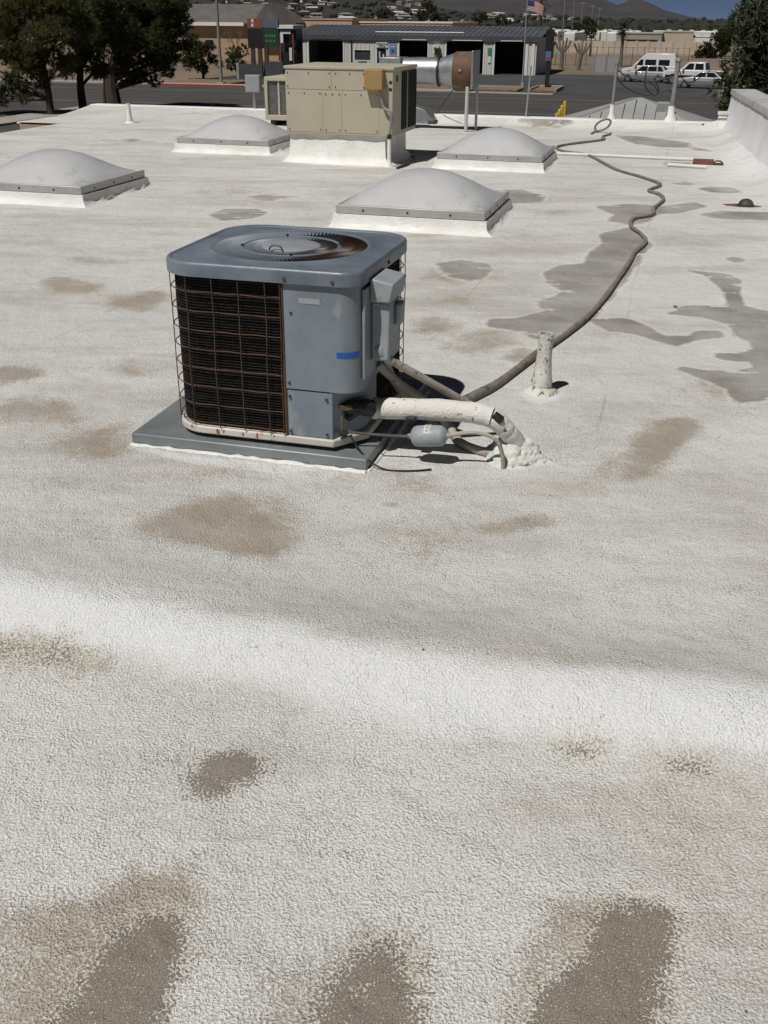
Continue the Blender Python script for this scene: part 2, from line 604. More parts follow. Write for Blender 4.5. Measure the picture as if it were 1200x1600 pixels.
def roof_z(u, v):
    g = np.where(v < 2.25, np.exp(-((v-2.25)/.17)**2), np.exp(-((v-2.25)/.27)**2))
    z = .080*g*(1+.06*np.sin(u*3.1+1)+.04*np.sin(u*7.3))
    z = z+.02*np.exp(-((v-2.6)/.9)**2)
    # swale of the coating up against the parapet and the rear curb
    z = z+.15*np.clip((u-(u_par(v)-.42))/.42, 0, 1)**2*np.clip((v-5)/2, 0, 1)
    wd = np.where(u > -4.7, .22, np.clip(.22+(-4.7-u)*1.2, .22, 1.6))
    z = z+.115*np.clip((v-(V_BACK-wd))/wd, 0, 1)**1.6
    z = z+.003*np.sin(u*1.7+v*.6)*np.sin(v*1.3-u*.4)
    return z


def make_roof(name, u0, u1, vs, du, mat_, kind=True):
    us = np.arange(u0, u1+1e-6, du)
    us = np.append(us[us < u1-du*.3], u1)
    U, V = np.meshgrid(us, vs)
    z = roof_z(U, V)
    X = U*WU[0]+V*DV[0]
    Y = U*WU[1]+V*DV[1]
    nu, nv = len(us), len(vs)
    verts = np.stack([X.ravel(), Y.ravel(), z.ravel()], 1)
    i = (np.arange(nv-1)[:, None]*nu+np.arange(nu-1)[None]).ravel()
    faces = np.stack([i, i+1, i+nu+1, i+nu], 1)
    me = bpy.data.meshes.new(name)
    me.from_pydata(verts.tolist(), [], faces.tolist())
    me.update()
    me.shade_smooth()
    for an, pl in (('grey', GREY), ('tan', TAN), ('sed', SED), ('clean_lit', CLEAN), ('halo', [(p, .13, 1.0) for p, s, w in SED])):
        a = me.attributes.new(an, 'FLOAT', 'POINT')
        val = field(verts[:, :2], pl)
        if an == 'clean_lit':                       # cleaner white that also paints the sunlit near slope of the ridge brighter
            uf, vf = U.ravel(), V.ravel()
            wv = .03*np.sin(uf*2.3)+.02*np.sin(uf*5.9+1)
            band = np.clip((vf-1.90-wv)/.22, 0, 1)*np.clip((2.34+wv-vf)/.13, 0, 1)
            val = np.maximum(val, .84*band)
        a.data.foreach_set('value', val.astype(np.float32))
    me.materials.append(mat_)
    o = bpy.data.objects.new(name, me)
    COL.objects.link(o)
    return o


MR = roof_material()
vrows = [-1.2]
while vrows[-1] < V_BACK:
    v_ = vrows[-1]
    vrows.append(v_ + (.022 if v_ < 3.2 else .022+(v_-3.2)*.0055))
vrows[-1] = V_BACK
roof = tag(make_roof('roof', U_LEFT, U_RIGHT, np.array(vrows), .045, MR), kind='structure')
r2 = make_roof('roof', U_FAR, U_LEFT, np.arange(V_NOTCH, V_BACK+.001, (V_BACK-V_NOTCH)/30), .1, MR)
tag(r2, kind='structure')
# the near roof runs on to the right of the camera, past the end of the parapet
r3 = tag(make_roof('roof', U_RIGHT, 4.0, np.array([v for v in vrows if v < 6.0]), .08, MR), kind='structure')

# rear curb and edges of the roof, and the stucco walls that carry it
M_STUCCO = mat('tan_stucco', (.40, .29, .20), (.46, .35, .25), 3, .9, bump=.4, bscale=60)
c = MB().box(U_FAR-.02, 0.9, V_BACK-.01, V_BACK+.27, -.12, .125)
o = c.build('rear_curb', M_CURB, None, bevel=.025, rz=-A)
tag(o, 'low white coated curb along the far edge of the roof', 'curb')
c = MB().box(U_FAR-.06, U_FAR+.02, V_NOTCH, V_BACK+.27, -.035, .004)
tag(c.build('roof_edge', M_WHITE, None, bevel=.02, rz=-A), 'white coated raised edge at the far left of the roof', 'roof edge')
c = MB().box(U_LEFT-.06, U_LEFT+.03, -1.2, V_NOTCH-.05, -.22, .003)
tag(c.build('roof_edge', M_WHITE, None, bevel=.02, rz=-A), 'long white roof edge beside the notch with tan wall', 'roof edge')
w_ = MB()
w_.prism([(U_LEFT, -1.2), (4.0, -1.2), (4.0, 6.0), (2.0, 6.0), (1.0, V_BACK+.2), (U_FAR, V_BACK+.2), (U_FAR, V_NOTCH), (U_LEFT, V_NOTCH)], GZ, -.03)
tag(w_.build('building', M_STUCCO, None, smooth=False, rz=-A), 'tan stucco building that carries the white flat roof', 'building')

# right-hand parapet with metal coping
M_PARA = mat('parapet_coating', (.78, .78, .79), (.66, .66, .68), 1.6, .7, bump=.35, bscale=45, c3=(.5, .48, .46), s3=2.5, t3=.66)
M_COPE = mat('coping_metal', (.50, .50, .50), (.60, .60, .60), 2.0, .55, .2, c3=(.28, .18, .15), s3=1.3, t3=.62)
t = thing('parapet_wall', 'white coated parapet wall with metal coping along the right of the roof', 'wall', rf(.62, 18.15), -A+R(4.57))
PH = .60
poly = [(-.16, -.02), (.32, -.02), (.32, PH), (.012, PH), (-.01, .35), (-.07, .14)]
b = MB()
n0, n1 = -12.2, .12
K = 60
vs, fs = [], []
rnd = random.Random(3)
for k in range(K+1):
    y = n0+(n1-n0)*k/K
    for (x, z) in poly:
        vs.append((x+(rnd.uniform(-.012, .012) if x < .2 and z < .5 else 0), y, z))
n_ = len(poly)
for k in range(K):
    for i in range(n_):
        j = (i+1) % n_
        fs.append((k*n_+j, k*n_+i, (k+1)*n_+i, (k+1)*n_+j))
fs += [tuple(range(n_)), tuple(K*n_+i for i in range(n_-1, -1, -1))]
b.add(vs, fs)
b.build('wall_face', M_PARA, t)
y = n0
while y < n1-.05:
    y2 = min(y+2.4, n1+.02)
    MB().box(-.012, .36, y, y2-.006, PH+.002, PH+.026).box(-.014, -.002, y, y2-.006, PH-.05, PH+.003).build('coping', M_COPE, t, bevel=.004)
    y = y2

# ------------------------------------------------------------------ ground, street, lots
M_GROUND = mat('dry_ground', (.17, .13, .095), (.23, .18, .135), .05, .95, c3=(.13, .115, .09), s3=.4, t3=.55)
M_ASPH = mat('asphalt', (.048, .046, .043), (.066, .063, .06), .25, .9, c3=(.095, .093, .09), s3=2.0, t3=.6)
M_LOT = mat('lot_asphalt', (.045, .045, .05), (.066, .066, .07), .2, .9)
M_CONC = mat('concrete', (.30, .275, .235), (.36, .33, .29), .8, .9)
M_RED = mat('red_kerb_paint', (.40, .035, .04), (.30, .04, .04), 1.5, .8)
M_LINE = mat('road_paint', (.42, .42, .40), (.24, .24, .23), 1.2, .8)
M_ROCK = mat('brown_gravel', (.16, .10, .07), (.24, .17, .12), 2.5, .95, bump=.6, bscale=6)
M_LINEY = mat('yellow_road_paint', (.17, .14, .08), (.11, .10, .07), 1.2, .8)


def sheet(name, u0, u1, v0, v1, z, m, kind='structure'):
    me = MB().add([rf(u0, v0, z), rf(u1, v0, z), rf(u1, v1, z), rf(u0, v1, z)], [(0, 1, 2, 3)])
    return tag(me.build(name, m, None, smooth=False), kind=kind)


def slab(name, u0, u1, v0, v1, z0, z1, m, kind='structure'):
    return tag(MB().box(u0, u1, v0, v1, z0, z1).build(name, m, None, bevel=.02, rz=-A), kind=kind)


ground = MB().add([(-14000, -2000, GZ), (14000, -2000, GZ), (14000, 16000, GZ), (-14000, 16000, GZ)], [(0, 1, 2, 3)])
tag(ground.build('ground', M_GROUND, None, smooth=False), kind='structure')
V_K0, V_K1 = 66.0, 91.0                   # near and far kerb of the street
sheet('road', -400, 400, V_K0, V_K1, GZ+.004, M_ASPH)
sheet('side_street', -54, -39.5, 20, V_K0, GZ+.004, M_ASPH)
sheet('parking_lot', -39.5, 60, 19, V_K0-2.2, GZ+.004, M_LOT)
slab('pavement', -39.5, 400, V_K0-2.2, V_K0, GZ-.1, GZ+.13, M_CONC)
slab('pavement', -39.5, -37.0, 19, V_K0-2.2, GZ-.1, GZ+.13, M_CONC)
slab('pavement', -300, -18.2, V_K1, V_K1+2.0, GZ-.1, GZ+.13, M_CONC)
slab('kerb', -46.5, -38.2, V_K1-.18, V_K1-.005, GZ-.1, GZ+.15, M_RED)
for vv in (71.5, 85.2):
    sheet('lane_marking', -300, 300, vv, vv+.13, GZ+.008, M_LINE)
for vv in (77.6, 78.0, 80.6, 81.0):
    sheet('lane_marking', -300, 300, vv, vv+.11, GZ+.008, M_LINEY)
sheet('forecourt', -47, -14, V_K1+2.0, 124, GZ+.006, M_LOT)
sheet('parking_lot', -18.2, 2.2, V_K1+.0, 126, GZ+.010, M_LOT)
slab('pavement', -18.2, -11, V_K1-.02, V_K1+1.4, GZ-.1, GZ+.03, M_CONC)
# planting strip with gravel between pavement and forecourt
slab('gravel_bed', -31.5, -14.2, V_K1+2.1, V_K1+5.4, GZ-.1, GZ+.18, M_ROCK)
slab('kerb', -31.5, -14.2, V_K1+5.42, V_K1+5.62, GZ-.1, GZ+.3, M_CONC)
slab('gravel_bed', -47, -40.5, V_K1+2.1, V_K1+8, GZ-.1, GZ+.16, M_ROCK)

# ------------------------------------------------------------------ far hills and mountain
def ridge(name, m, D0, D1, prof, rows=40, cols=260, a0=-34, a1=34, seed=1, base=-6.0, rough=.16, erode=.35):
    from mathutils import noise as mn
    vs, fs = [], []
    for i in range(rows+1):
        f = i/rows
        dist = D0+(D1-D0)*f
        for k in range(cols+1):
            a = a0+(a1-a0)*k/cols
            x = math.tan(R(a))
            top = prof(a)
            shape = f**1.25
            n = mn.fractal(Vector((x*14+seed, f*3.0+seed, seed*.7)), 1.0, 2.0, 6)
            gul = abs(mn.noise(Vector((x*34+seed*3, f*1.5, 2.0+seed))))
            z = base+top*shape*(1+rough*n*(1 if f < .98 else .5)-erode*gul*math.sin(PI*f))
            vs.append((x*dist, dist, z))
    for i in range(rows):
        for k in range(cols):
            q = i*(cols+1)+k
            fs.append((q, q+1, q+cols+2, q+cols+1))
    # back side falls away so that the ridge is a body and not a sheet
    top0 = rows*(cols+1)
    nb = len(vs)
    for k in range(cols+1):
        x, y, z = vs[top0+k]
        vs.append((x*1.25, y*1.25, base))
    for k in range(cols):
        fs.append((top0+k, top0+k+1, nb+k+1, nb+k))
    return tag(MB().add(vs, fs).build(name, m, None), kind='structure')


M_HILL = mat('hill_scrub', (.018, .017, .018), (.032, .029, .029), .006, .95, c3=(.022, .022, .019), s3=.02, t3=.52, detail=8.0)
M_MTN = mat('mountain_rock', (.030, .026, .027), (.055, .046, .044), .0012, .95, c3=(.021, .019, .021), s3=.003, t3=.5, detail=8.0)
def interp(pts):
    def f(a):
        if a <= pts[0][0]:
            return pts[0][1]
        for (p, q), (p2, q2) in zip(pts, pts[1:]):
            if p <= a <= p2:
                return q+(q2-q)*(a-p)/(p2-p)
        return pts[-1][1]
    return f


NEARHILL = interp([(-34, 75), (-10, 66), (-4, 52), (0, 38), (3.5, 19), (7, 13), (10, 9), (14, 7), (34, 6)])
prof_far = interp([(-34, 420), (-20, 360), (-8, 320), (2, 250), (7, 190), (9.5, 155), (10.8, 100), (11.4, 76), (11.9, 102), (12.3, 108), (12.9, 92),
                   (13.6, 58), (14.9, 22), (15.9, 8), (18, 5), (34, 4)])
HD0, HD1 = 620, 1900
hill = ridge('hill', M_HILL, HD0, HD1, NEARHILL, seed=5, rough=.08, erode=.2)
mtn = ridge('mountain', M_MTN, 2600, 6200, prof_far, rows=60, cols=360, seed=9, rough=.10)

# ================================================================== rooftop equipment
# ------------------------------------------------------------------ skylights
M_DOME = mat('frosted_acrylic', (.50, .508, .522), (.545, .552, .562), 3, .3, spec=.5, c3=(.40, .41, .42), s3=2.2, t3=.6)
M_DOME.node_tree.nodes['Principled BSDF'].inputs['Subsurface Weight'].default_value = .25
M_DOME.node_tree.nodes['Principled BSDF'].inputs['Subsurface Radius'].default_value = (.12, .12, .12)
M_SKYFR = mat('skylight_frame', (.40, .395, .385), (.48, .475, .46), 6, .5, .35, c3=(.25, .23, .2), s3=25, t3=.66)


def skylight(u0, v0, wu, wv, label, seed=0):
    cu, cv = u0+wu/2, v0+wv/2
    t = thing('skylight', label, 'skylight', rf(cu, cv), -A, 'domed skylights on the roof')
    hx, hy = wu/2, wv/2
    # flared, hand-coated curb
    n = 18
    rnd = random.Random(seed)
    prof = [(.095, -.012), (.062, .008), (.036, .03), (.024, .06), (.018, .105)]
    ring = []
    for s_ in range(4):
        for k in range(n):
            q = -1+2*k/n
            ring.append([(q, -1), (1, q), (-q, 1), (-1, -q)][s_])
    vs, fs = [], []
    m_ = len(ring)
    for j, (off, z) in enumerate(prof):
        for (x, y) in ring:
            jt = rnd.uniform(-.009, .009)*(1 if j < 3 else .3)+ (.012*math.sin(x*9+y*7+seed) if j < 2 else 0)
            o_ = off+jt
            vs.append((x*hx+(o_ if x > .999 else -o_ if x < -.999 else 0), y*hy+(o_ if y > .999 else -o_ if y < -.999 else 0), z))
    for j in range(len(prof)-1):
        for k in range(m_):
            k2 = (k+1) % m_
            fs.append((j*m_+k, j*m_+k2, (j+1)*m_+k2, (j+1)*m_+k))
    fs.append(tuple((len(prof)-1)*m_+k for k in range(m_)))
    MB().add(vs, fs).build('curb', M_CURB, t)
    fr = MB()
    z0, z1, th = .108, .178, .035
    fr.box(-hx, hx, -hy, -hy+th, z0, z1).box(-hx, hx, hy-th, hy, z0, z1)
    fr.box(-hx, -hx+th, -hy+th, hy-th, z0, z1-.001).box(hx-th, hx, -hy+th, hy-th, z0, z1-.001)
    f = fr.build('frame', M_SKYFR, t, bevel=.006)
    MB().box(-hx+.006, hx-.006, -hy+.004, -hy+.02, z0-.012, z0-.001).build('drip_edge', M_BLACK, f)
    for side in range(4):
        for q in (-.62, -.02, .55):
            b = MB()
            if side == 0:
                b.cyl((q*hx, -hy-.004, .14), (q*hx, -hy+.002, .14), .010, n=8)
            elif side == 1:
                b.cyl((hx-.002, q*hy, .14), (hx+.004, q*hy, .14), .010, n=8)
            elif side == 2:
                b.cyl((q*hx, hy-.002, .14), (q*hx, hy+.004, .14), .010, n=8)
            else:
                b.cyl((-hx-.004, q*hy, .14), (-hx+.002, q*hy, .14), .010, n=8)
            b.build('screw', M_SCREW, f)
    # blown dome
    n = 30
    vs, fs = [], []
    for j in range(n+1):
        for i in range(n+1):
            x, y = -1+2*i/n, -1+2*j/n
            q = max(0.0, math.cos(PI*x/2)*math.cos(PI*y/2))
            z = .172+.25*q**.84
            vs.append((x*(hx-th*.8), y*(hy-th*.8), z))
    for j in range(n):
        for i in range(n):
            k = j*(n+1)+i
            fs.append((k, k+1, k+n+2, k+n+1))
    d = MB().add(vs, fs).build('dome', M_DOME, t)
    return t


skylight(-2.78, 8.48, 1.28, 1.22, 'white domed skylight directly behind the grey condenser, nearest of the right pair', 1)
skylight(-2.80, 12.40, 1.24, 1.2, 'white domed skylight just right of the cream rooftop unit', 2)
skylight(-6.42, 12.95, 1.28, 1.2, 'white domed skylight just left of the cream rooftop unit', 3)
skylight(-6.60, 8.70, 1.28, 1.25, 'white domed skylight cut off by the left edge of the photo', 4)

# ------------------------------------------------------------------ condenser on its pad
M_UNIT = mat('grey_blue_enamel', (.155, .19, .225), (.225, .26, .295), 4.0, .45, .0, bump=.06, bscale=7, c3=(.27, .295, .31), s3=7, t3=.60, stretch=(1, 1, .6))
M_COVER = mat('weathered_cover', (.115, .142, .175), (.175, .205, .24), 5.0, .40, 0, bump=.08, bscale=30, c3=(.2, .225, .25), s3=8, t3=.6)
M_PAD = mat('pad_galvanised', (.20, .225, .23), (.27, .29, .295), 4, .5, .35, c3=(.36, .34, .31), s3=12, t3=.64)
M_COIL = mat('coil_fins', (.007, .006, .006), (.014, .011, .009), 9, .8, bump=.5, bscale=60, stretch=(1, 1, 5), c3=(.028, .018, .012), s3=16, t3=.62)
M_WIRE = mat('rusted_guard_wire', (.12, .052, .030), (.06, .032, .022), 18, .8)
M_PAN = mat('chipped_white_pan', (.62, .60, .55), (.5, .48, .43), 6, .6, c3=(.30, .12, .05), s3=9, t3=.60)
M_HUB = mat('fan_motor_cap', (.33, .35, .38), (.38, .40, .42), 10, .4, .2)
M_BOXG = mat('disconnect_grey', (.27, .30, .32), (.34, .37, .385), 10, .6, bump=.05, bscale=30, c3=(.22, .23, .22), s3=20, t3=.6)
M_TAPE = mat('blue_tape', (.015, .085, .40), (.02, .11, .46), 8, .6)
M_LABEL = mat('faded_label', (.30, .32, .34), (.35, .37, .385), 14, .6)

PZ = .055
PU0, PU1, PV0, PV1 = -2.05, -1.04, 3.515, 4.53
t = thing('equipment_pad', 'flat grey metal pad under the grey condenser unit', 'pad', rf((PU0+PU1)/2, (PV0+PV1)/2), -A)
hp, hq = (PU1-PU0)/2, (PV1-PV0)/2
MB().box(-hp, hp, -hq, hq, .004, PZ).build('pad_top', M_PAD, t, bevel=.006)
b = MB()
rnd = random.Random(8)
pts = [(-hp+2*hp*k/30, -hq-.006-rnd.uniform(0, .012), .002) for k in range(31)]
b.tube(pts, [.010+rnd.uniform(0, .006) for _ in pts], 6)
pts = [(hp+.006+rnd.uniform(0, .008), -hq+2*hq*k/30, .002) for k in range(31)]
b.tube(pts, [.009+rnd.uniform(0, .005) for _ in pts], 6)
b.build('coating_bead', M_CURB, t)

AC = thing('condenser_unit', 'weathered grey blue condenser with rusty wire guard and round fan grille', 'air conditioner', rf(-1.487, 3.955, PZ), -A)
HB = .400


def rrect(h, radii, step=.02):
    """outline from front centre, counter-clockwise seen from above; radii order: front-right, back-right, back-left, front-left"""
    c_ = [(1, -1), (1, 1), (-1, 1), (-1, -1)]
    a_ = [-90, 0, 90, 180]
    pts = []
    for (sx, sy), a0, r in zip(c_, a_, radii):
        n = 10
        for k in range(n+1):
            a = R(a0+90*k/n)
            pts.append((sx*(h-r)+r*math.cos(a), sy*(h-r)+r*math.sin(a)))
    # densify
    out = []
    for i, p in enumerate(pts):
        q = pts[(i+1) % len(pts)]
        dd = math.dist(p, q)
        k = max(1, int(dd/step))
        for j in range(k):
            out.append((p[0]+(q[0]-p[0])*j/k, p[1]+(q[1]-p[1])*j/k))
    return out


RAD = (.075, .15, .15, .15)
body = rrect(HB, RAD)
X_SPLIT, Y_SPLIT = .102, -.075
Z_CUT = .245
Z_TOP = .69


def is_panel(p):
    return (p[1] < -HB+.02 and p[0] > X_SPLIT) or (p[0] > HB-.12 and p[1] < Y_SPLIT)


# order: panel points in sequence from front split round the front-right corner
iF = [i for i, p in enumerate(body) if abs(p[1]+HB) < 1e-6]
start = min((i for i in range(len(body)) if abs(body[i][1]+HB) < 1e-4 and body[i][0] >= X_SPLIT), key=lambda i: body[i][0])
seq = body[start:]+body[:start]
pan_pts = [(X_SPLIT, -HB)]+[p for p in seq if is_panel(p)]+[(HB, Y_SPLIT)]
coil_pts = [(HB, Y_SPLIT)]+[p for p in seq if not is_panel(p)]+[(X_SPLIT, -HB)]


def wall(name, pts, z0, z1, th, m, parent, inset=0.0, bevel=0.0):
    """a bent sheet following pts, thickened inwards"""
    n = len(pts)
    P2 = [Vector((p[0], p[1])) for p in pts]
    inn, outp = [], []
    for i, p in enumerate(P2):
        tt = (P2[min(i+1, n-1)]-P2[max(i-1, 0)]).normalized()
        nn = Vector((-tt.y, tt.x))
        outp.append(p+nn*inset)
        inn.append(p+nn*(inset+th))
    vs = [(p.x, p.y, z) for z in (z0, z1) for p in outp]+[(p.x, p.y, z) for z in (z0, z1) for p in inn]
    fs = []
    for i in range(n-1):
        fs.append((i, i+1, n+i+1, n+i))
        fs.append((2*n+i+1, 2*n+i, 3*n+i, 3*n+i+1))
        fs.append((n+i, n+i+1, 3*n+i+1, 3*n+i))
        fs.append((i+1, i, 2*n+i, 2*n+i+1))
    fs += [(0, n, 3*n, 2*n), (n-1, 3*n-1, 4*n-1, 2*n-1)]
    return MB().add(vs, fs).build(name, m, parent, bevel=bevel)


# base pan with chamfered valve corner
low = [(-.0, 0)]
CH0, CH1 = (.297, -HB), (HB, -.262)


def chamfer(pts, d=0.0):
    out, done = [], False
    for p in pts:
        # drop everything outside the chamfer line
        s_ = (p[0]-CH0[0])*(CH1[1]-CH0[1])-(p[1]-CH0[1])*(CH1[0]-CH0[0])
        if s_ > 1e-6:
            if not done:
                out += [CH0, CH1]
                done = True
            continue
        out.append(p)
    return out


pan_out = chamfer(seq)
b = MB().prism([(p[0]*1.012, p[1]*1.012) for p in pan_out], .018, .05)
bp_ = b.build('base_pan', M_PAN, AC, bevel=.006)
for sx in (-.27, .2):
    for sy in (-.27, .27):
        MB().cyl((sx, sy, 0), (sx, sy, .019), .03, n=10).build('foot', M_BLACK, AC)
core = [(p[0]*.86, p[1]*.86) for p in pan_out]
MB().prism(core, .05, .60).build('inner_core', M_DARKIN, AC, smooth=False)
wall('coil', coil_pts, .05, Z_TOP, .035, M_COIL, AC, inset=.018)
M_RSTAIN = mat('rust_stain', (.42, .16, .05), (.30, .10, .04), 30, .85)
rnd = random.Random(31)
for (x, w_, z0, z1) in ((-.20, .022, .020, .047), (-.168, .008, .03, .047), (-.085, .008, .026, .046), (-.025, .010, .022, .048), (.05, .006, .034, .048)):
    n = 9
    poly = []
    for k in range(n):
        a = 2*PI*k/n
        q = 1+rnd.uniform(-.35, .3)
        poly.append((x+w_/2+w_/2*q*math.cos(a), (z0+z1)/2+(z1-z0)/2*min(q, 1.05)*math.sin(a)))
    MB().prismy(poly, -HB*1.012-.0012, -HB*1.012+.001).build('rust_stain', M_RSTAIN, bp_, smooth=False)
# fins: a horizontal stack of thin ridges standing out of the coil
b = MB()
n = len(coil_pts)
P2 = [Vector(p) for p in coil_pts]
off = []
for i, p in enumerate(P2):
    tt = (P2[min(i+1, n-1)]-P2[max(i-1, 0)]).normalized()
    off.append(Vector((-tt.y, tt.x)))
for k in range(56):
    z = .06+k*.0112
    ring = [P2[i]+off[i]*.013 for i in range(n)]
    ri = [P2[i]+off[i]*.020 for i in range(n)]
    vs = [(p.x, p.y, z) for p in ring]+[(p.x, p.y, z+.003) for p in ring]+[(p.x, p.y, z+.0015) for p in ri]
    fs = []
    for i in range(n-1):
        fs += [(i, i+1, n+i+1, n+i), (n+i, n+i+1, 2*n+i+1, 2*n+i), (i+1, i, 2*n+i, 2*n+i+1)]
    b.add(vs, fs)
tag(b.build('fins', M_COIL, AC, smooth=False), kind='stuff')
# wire guard, one object per wire
for k in range(9):
    z = .07+k*.0755
    pts = [(p.x-off[i].x*.004, p.y-off[i].y*.004, z+.0015*math.sin(i*.9+k)) for i, p in enumerate(P2)]
    MB().tube(pts[::2]+[pts[-1]], .0023, 5).build('guard_wire', M_WIRE, AC)
acc, last = 0.0, 0
L_ = [0.0]
for i in range(1, n):
    L_.append(L_[-1]+(P2[i]-P2[i-1]).length)
tot = L_[-1]
s_ = tot-.004
dist_list = [tot-.003, tot-.062] + [tot-.062-.108*k for k in range(1, 24)]
rnd = random.Random(4)
for s_ in dist_list:
    if s_ < 0:
        break
    i = max(j for j in range(n) if L_[j] <= s_)
    j = min(i+1, n-1)
    f = (s_-L_[i])/max(1e-6, L_[j]-L_[i])
    p = P2[i].lerp(P2[j], f)-off[i]*.0085
    q = rnd.uniform(-.004, .004)
    MB().tube([(p.x, p.y, .052), (p.x+q, p.y, .3), (p.x-q, p.y, .5), (p.x, p.y, Z_TOP)], .0021, 5).build('guard_wire', M_WIRE, AC)
# sheet-metal jacket
up = wall('service_panel', pan_pts, Z_CUT, Z_TOP, .006, M_UNIT, AC, bevel=.002)
low_pts = [p for p in pan_pts if p[1] < -HB+.001 and p[0] < CH0[0]-.004]+[(CH0[0], -HB)]
wall('valve_panel', low_pts, .052, Z_CUT-.004, .006, M_UNIT, AC, inset=.004, bevel=.0015)
rec = [CH0, (CH0[0]+.012, -HB+.022), (CH1[0]-.02, CH1[1]-.002), (HB-.012, CH1[1]+.02), (HB-.012, Y_SPLIT)]
wall('recess_panel', rec, .052, Z_CUT+.02, .005, M_UNIT, AC, inset=.006)
MB().prism([(CH0[0], -HB+.008), (HB-.02, -HB+.06), (HB-.01, -.2), (.2, -.2)], Z_CUT-.002, Z_CUT+.004).build('recess_lid', M_UNIT, AC, smooth=False)
# raised lip where panels meet, label, tape and screws
MB().box(.102, .110, -HB-.0035, -HB+.001, .05, Z_TOP-.002).build('corner_strip', M_WIRE, AC)
MB().box(.172, .256, -HB-.0015, -HB-.0003, .585, .605).build('faded_label', M_LABEL, up)
tp = []
for k, a in enumerate(range(0, 8)):
    x = .318+.015*k
    if x > HB-.075:
        an = (x-(HB-.075))/.075
        an = min(an, 1.0)*1.15
        tp.append((HB-.075+(.0765)*math.sin(an), -HB+.075-.0765*math.cos(an)))
    else:
        tp.append((x, -HB-.0012))
vs = [(p[0], p[1], z) for z in (.385, .408) for p in tp]
MB().add(vs, [(i, i+1, len(tp)+i+1, len(tp)+i) for i in range(len(tp)-1)]).build('blue_tape', M_TAPE, up)
for (x, z) in ((.124, .66), (.124, .27), (.14, .545), (.274, .215), (.124, .215), (.124, .07), (.274, .07)):
    MB().cyl((x, -HB-.004, z), (x, -HB+.001, z), .0055, n=8).build('screw', M_SCREW, AC)

# top cover with round grille
crad = (.085, .165, .165, .165)
HC = .415
outl = rrect(HC, crad, .012)
NT = 180


def radial(theta, outl):
    best = None
    for i, p in enumerate(outl):
        a = math.atan2(p[1], p[0])
        dd = abs((a-theta+PI) % (2*PI)-PI)
        if best is None or dd < best[0]:
            best = (dd, p)
    return best[1]


base_ring = [radial(2*PI*k/NT, outl) for k in range(NT)]
levels = [(1.0, .658), (1.0, .700), (.992, .708), (.982, .711), (.965, .709), (.955, .7045), (.90, .706)]
vs, fs = [], []
for (s_, z) in levels:
    vs += [(p[0]*s_, p[1]*s_, z) for p in base_ring]
RG = .310
for (r, z) in ((.343, .707), (.325, .716), (RG, .712), (RG-.004, .68)):
    vs += [(r*math.cos(2*PI*k/NT), r*math.sin(2*PI*k/NT), z) for k in range(NT)]
nl = len(levels)+4
for j in range(nl-1):
    for k in range(NT):
        k2 = (k+1) % NT
        fs.append((j*NT+k, j*NT+k2, (j+1)*NT+k2, (j+1)*NT+k))
cover = MB().add(vs, fs).build('top_cover', M_COVER, AC)


def vane_material():
    m, t_, b_ = nodes('grille_vanes')
    L = t_.links.new
    tc = N(t_, 'ShaderNodeTexCoord')
    nz = N(t_, 'ShaderNodeTexNoise', i_Scale=4.0, i_Detail=5.0)
    L(tc.outputs['Object'], nz.inputs['Vector'])
    sp = N(t_, 'ShaderNodeSeparateXYZ')
    L(tc.outputs['Object'], sp.inputs[0])
    ad = N(t_, 'ShaderNodeMath', operation='MULTIPLY_ADD')
    L(nz.outputs[0], ad.inputs[0])
    ad.inputs[1].default_value = .22
    L(sp.outputs[0], ad.inputs[2])
    mr_ = N(t_, 'ShaderNodeMapRange')
    mr_.inputs[1].default_value = .14
    mr_.inputs[2].default_value = .30
    L(ad.outputs[0], mr_.inputs[0])
    mx = N(t_, 'ShaderNodeMix', data_type='RGBA')
    L(mr_.outputs[0], mx.inputs[0])
    mx.inputs[6].default_value = (.17, .195, .225, 1)
    mx.inputs[7].default_value = (.075, .036, .024, 1)
    L(mx.outputs[2], b_.inputs['Base Color'])
    b_.inputs['Roughness'].default_value = .42
    return m


M_VANE = vane_material()


def vanes(r0, r1, n, width, tilt):
    b = MB()
    for k in range(n):
        a = 2*PI*k/n
        M = Matrix.Rotation(a, 4, 'Z')
        sw = R(14)
        for (p0, p1, w0, w1) in ((r0, r1, width*.62, width),):
            c0, s0 = math.cos(tilt), math.sin(tilt)
            vs = []
            for r, w2, dy in ((p0, w0, 0), ((p0+p1)/2, (w0+w1)/2, .010), (p1, w1, .034)):
                for sg in (-1, 1):
                    for th in (-.0006, .0006):
                        y = dy+sg*w2/2*c0-th*s0
                        z = .706+sg*w2/2*s0+th*c0
                        vs.append(M @ Vector((r, y, z)))
            fs = []
            for i in range(2):
                q = i*4
                fs += [(q, q+4, q+6, q+2), (q+1, q+3, q+7, q+5), (q, q+1, q+5, q+4), (q+2, q+6, q+7, q+3)]
            b.add(vs, fs)
    return b


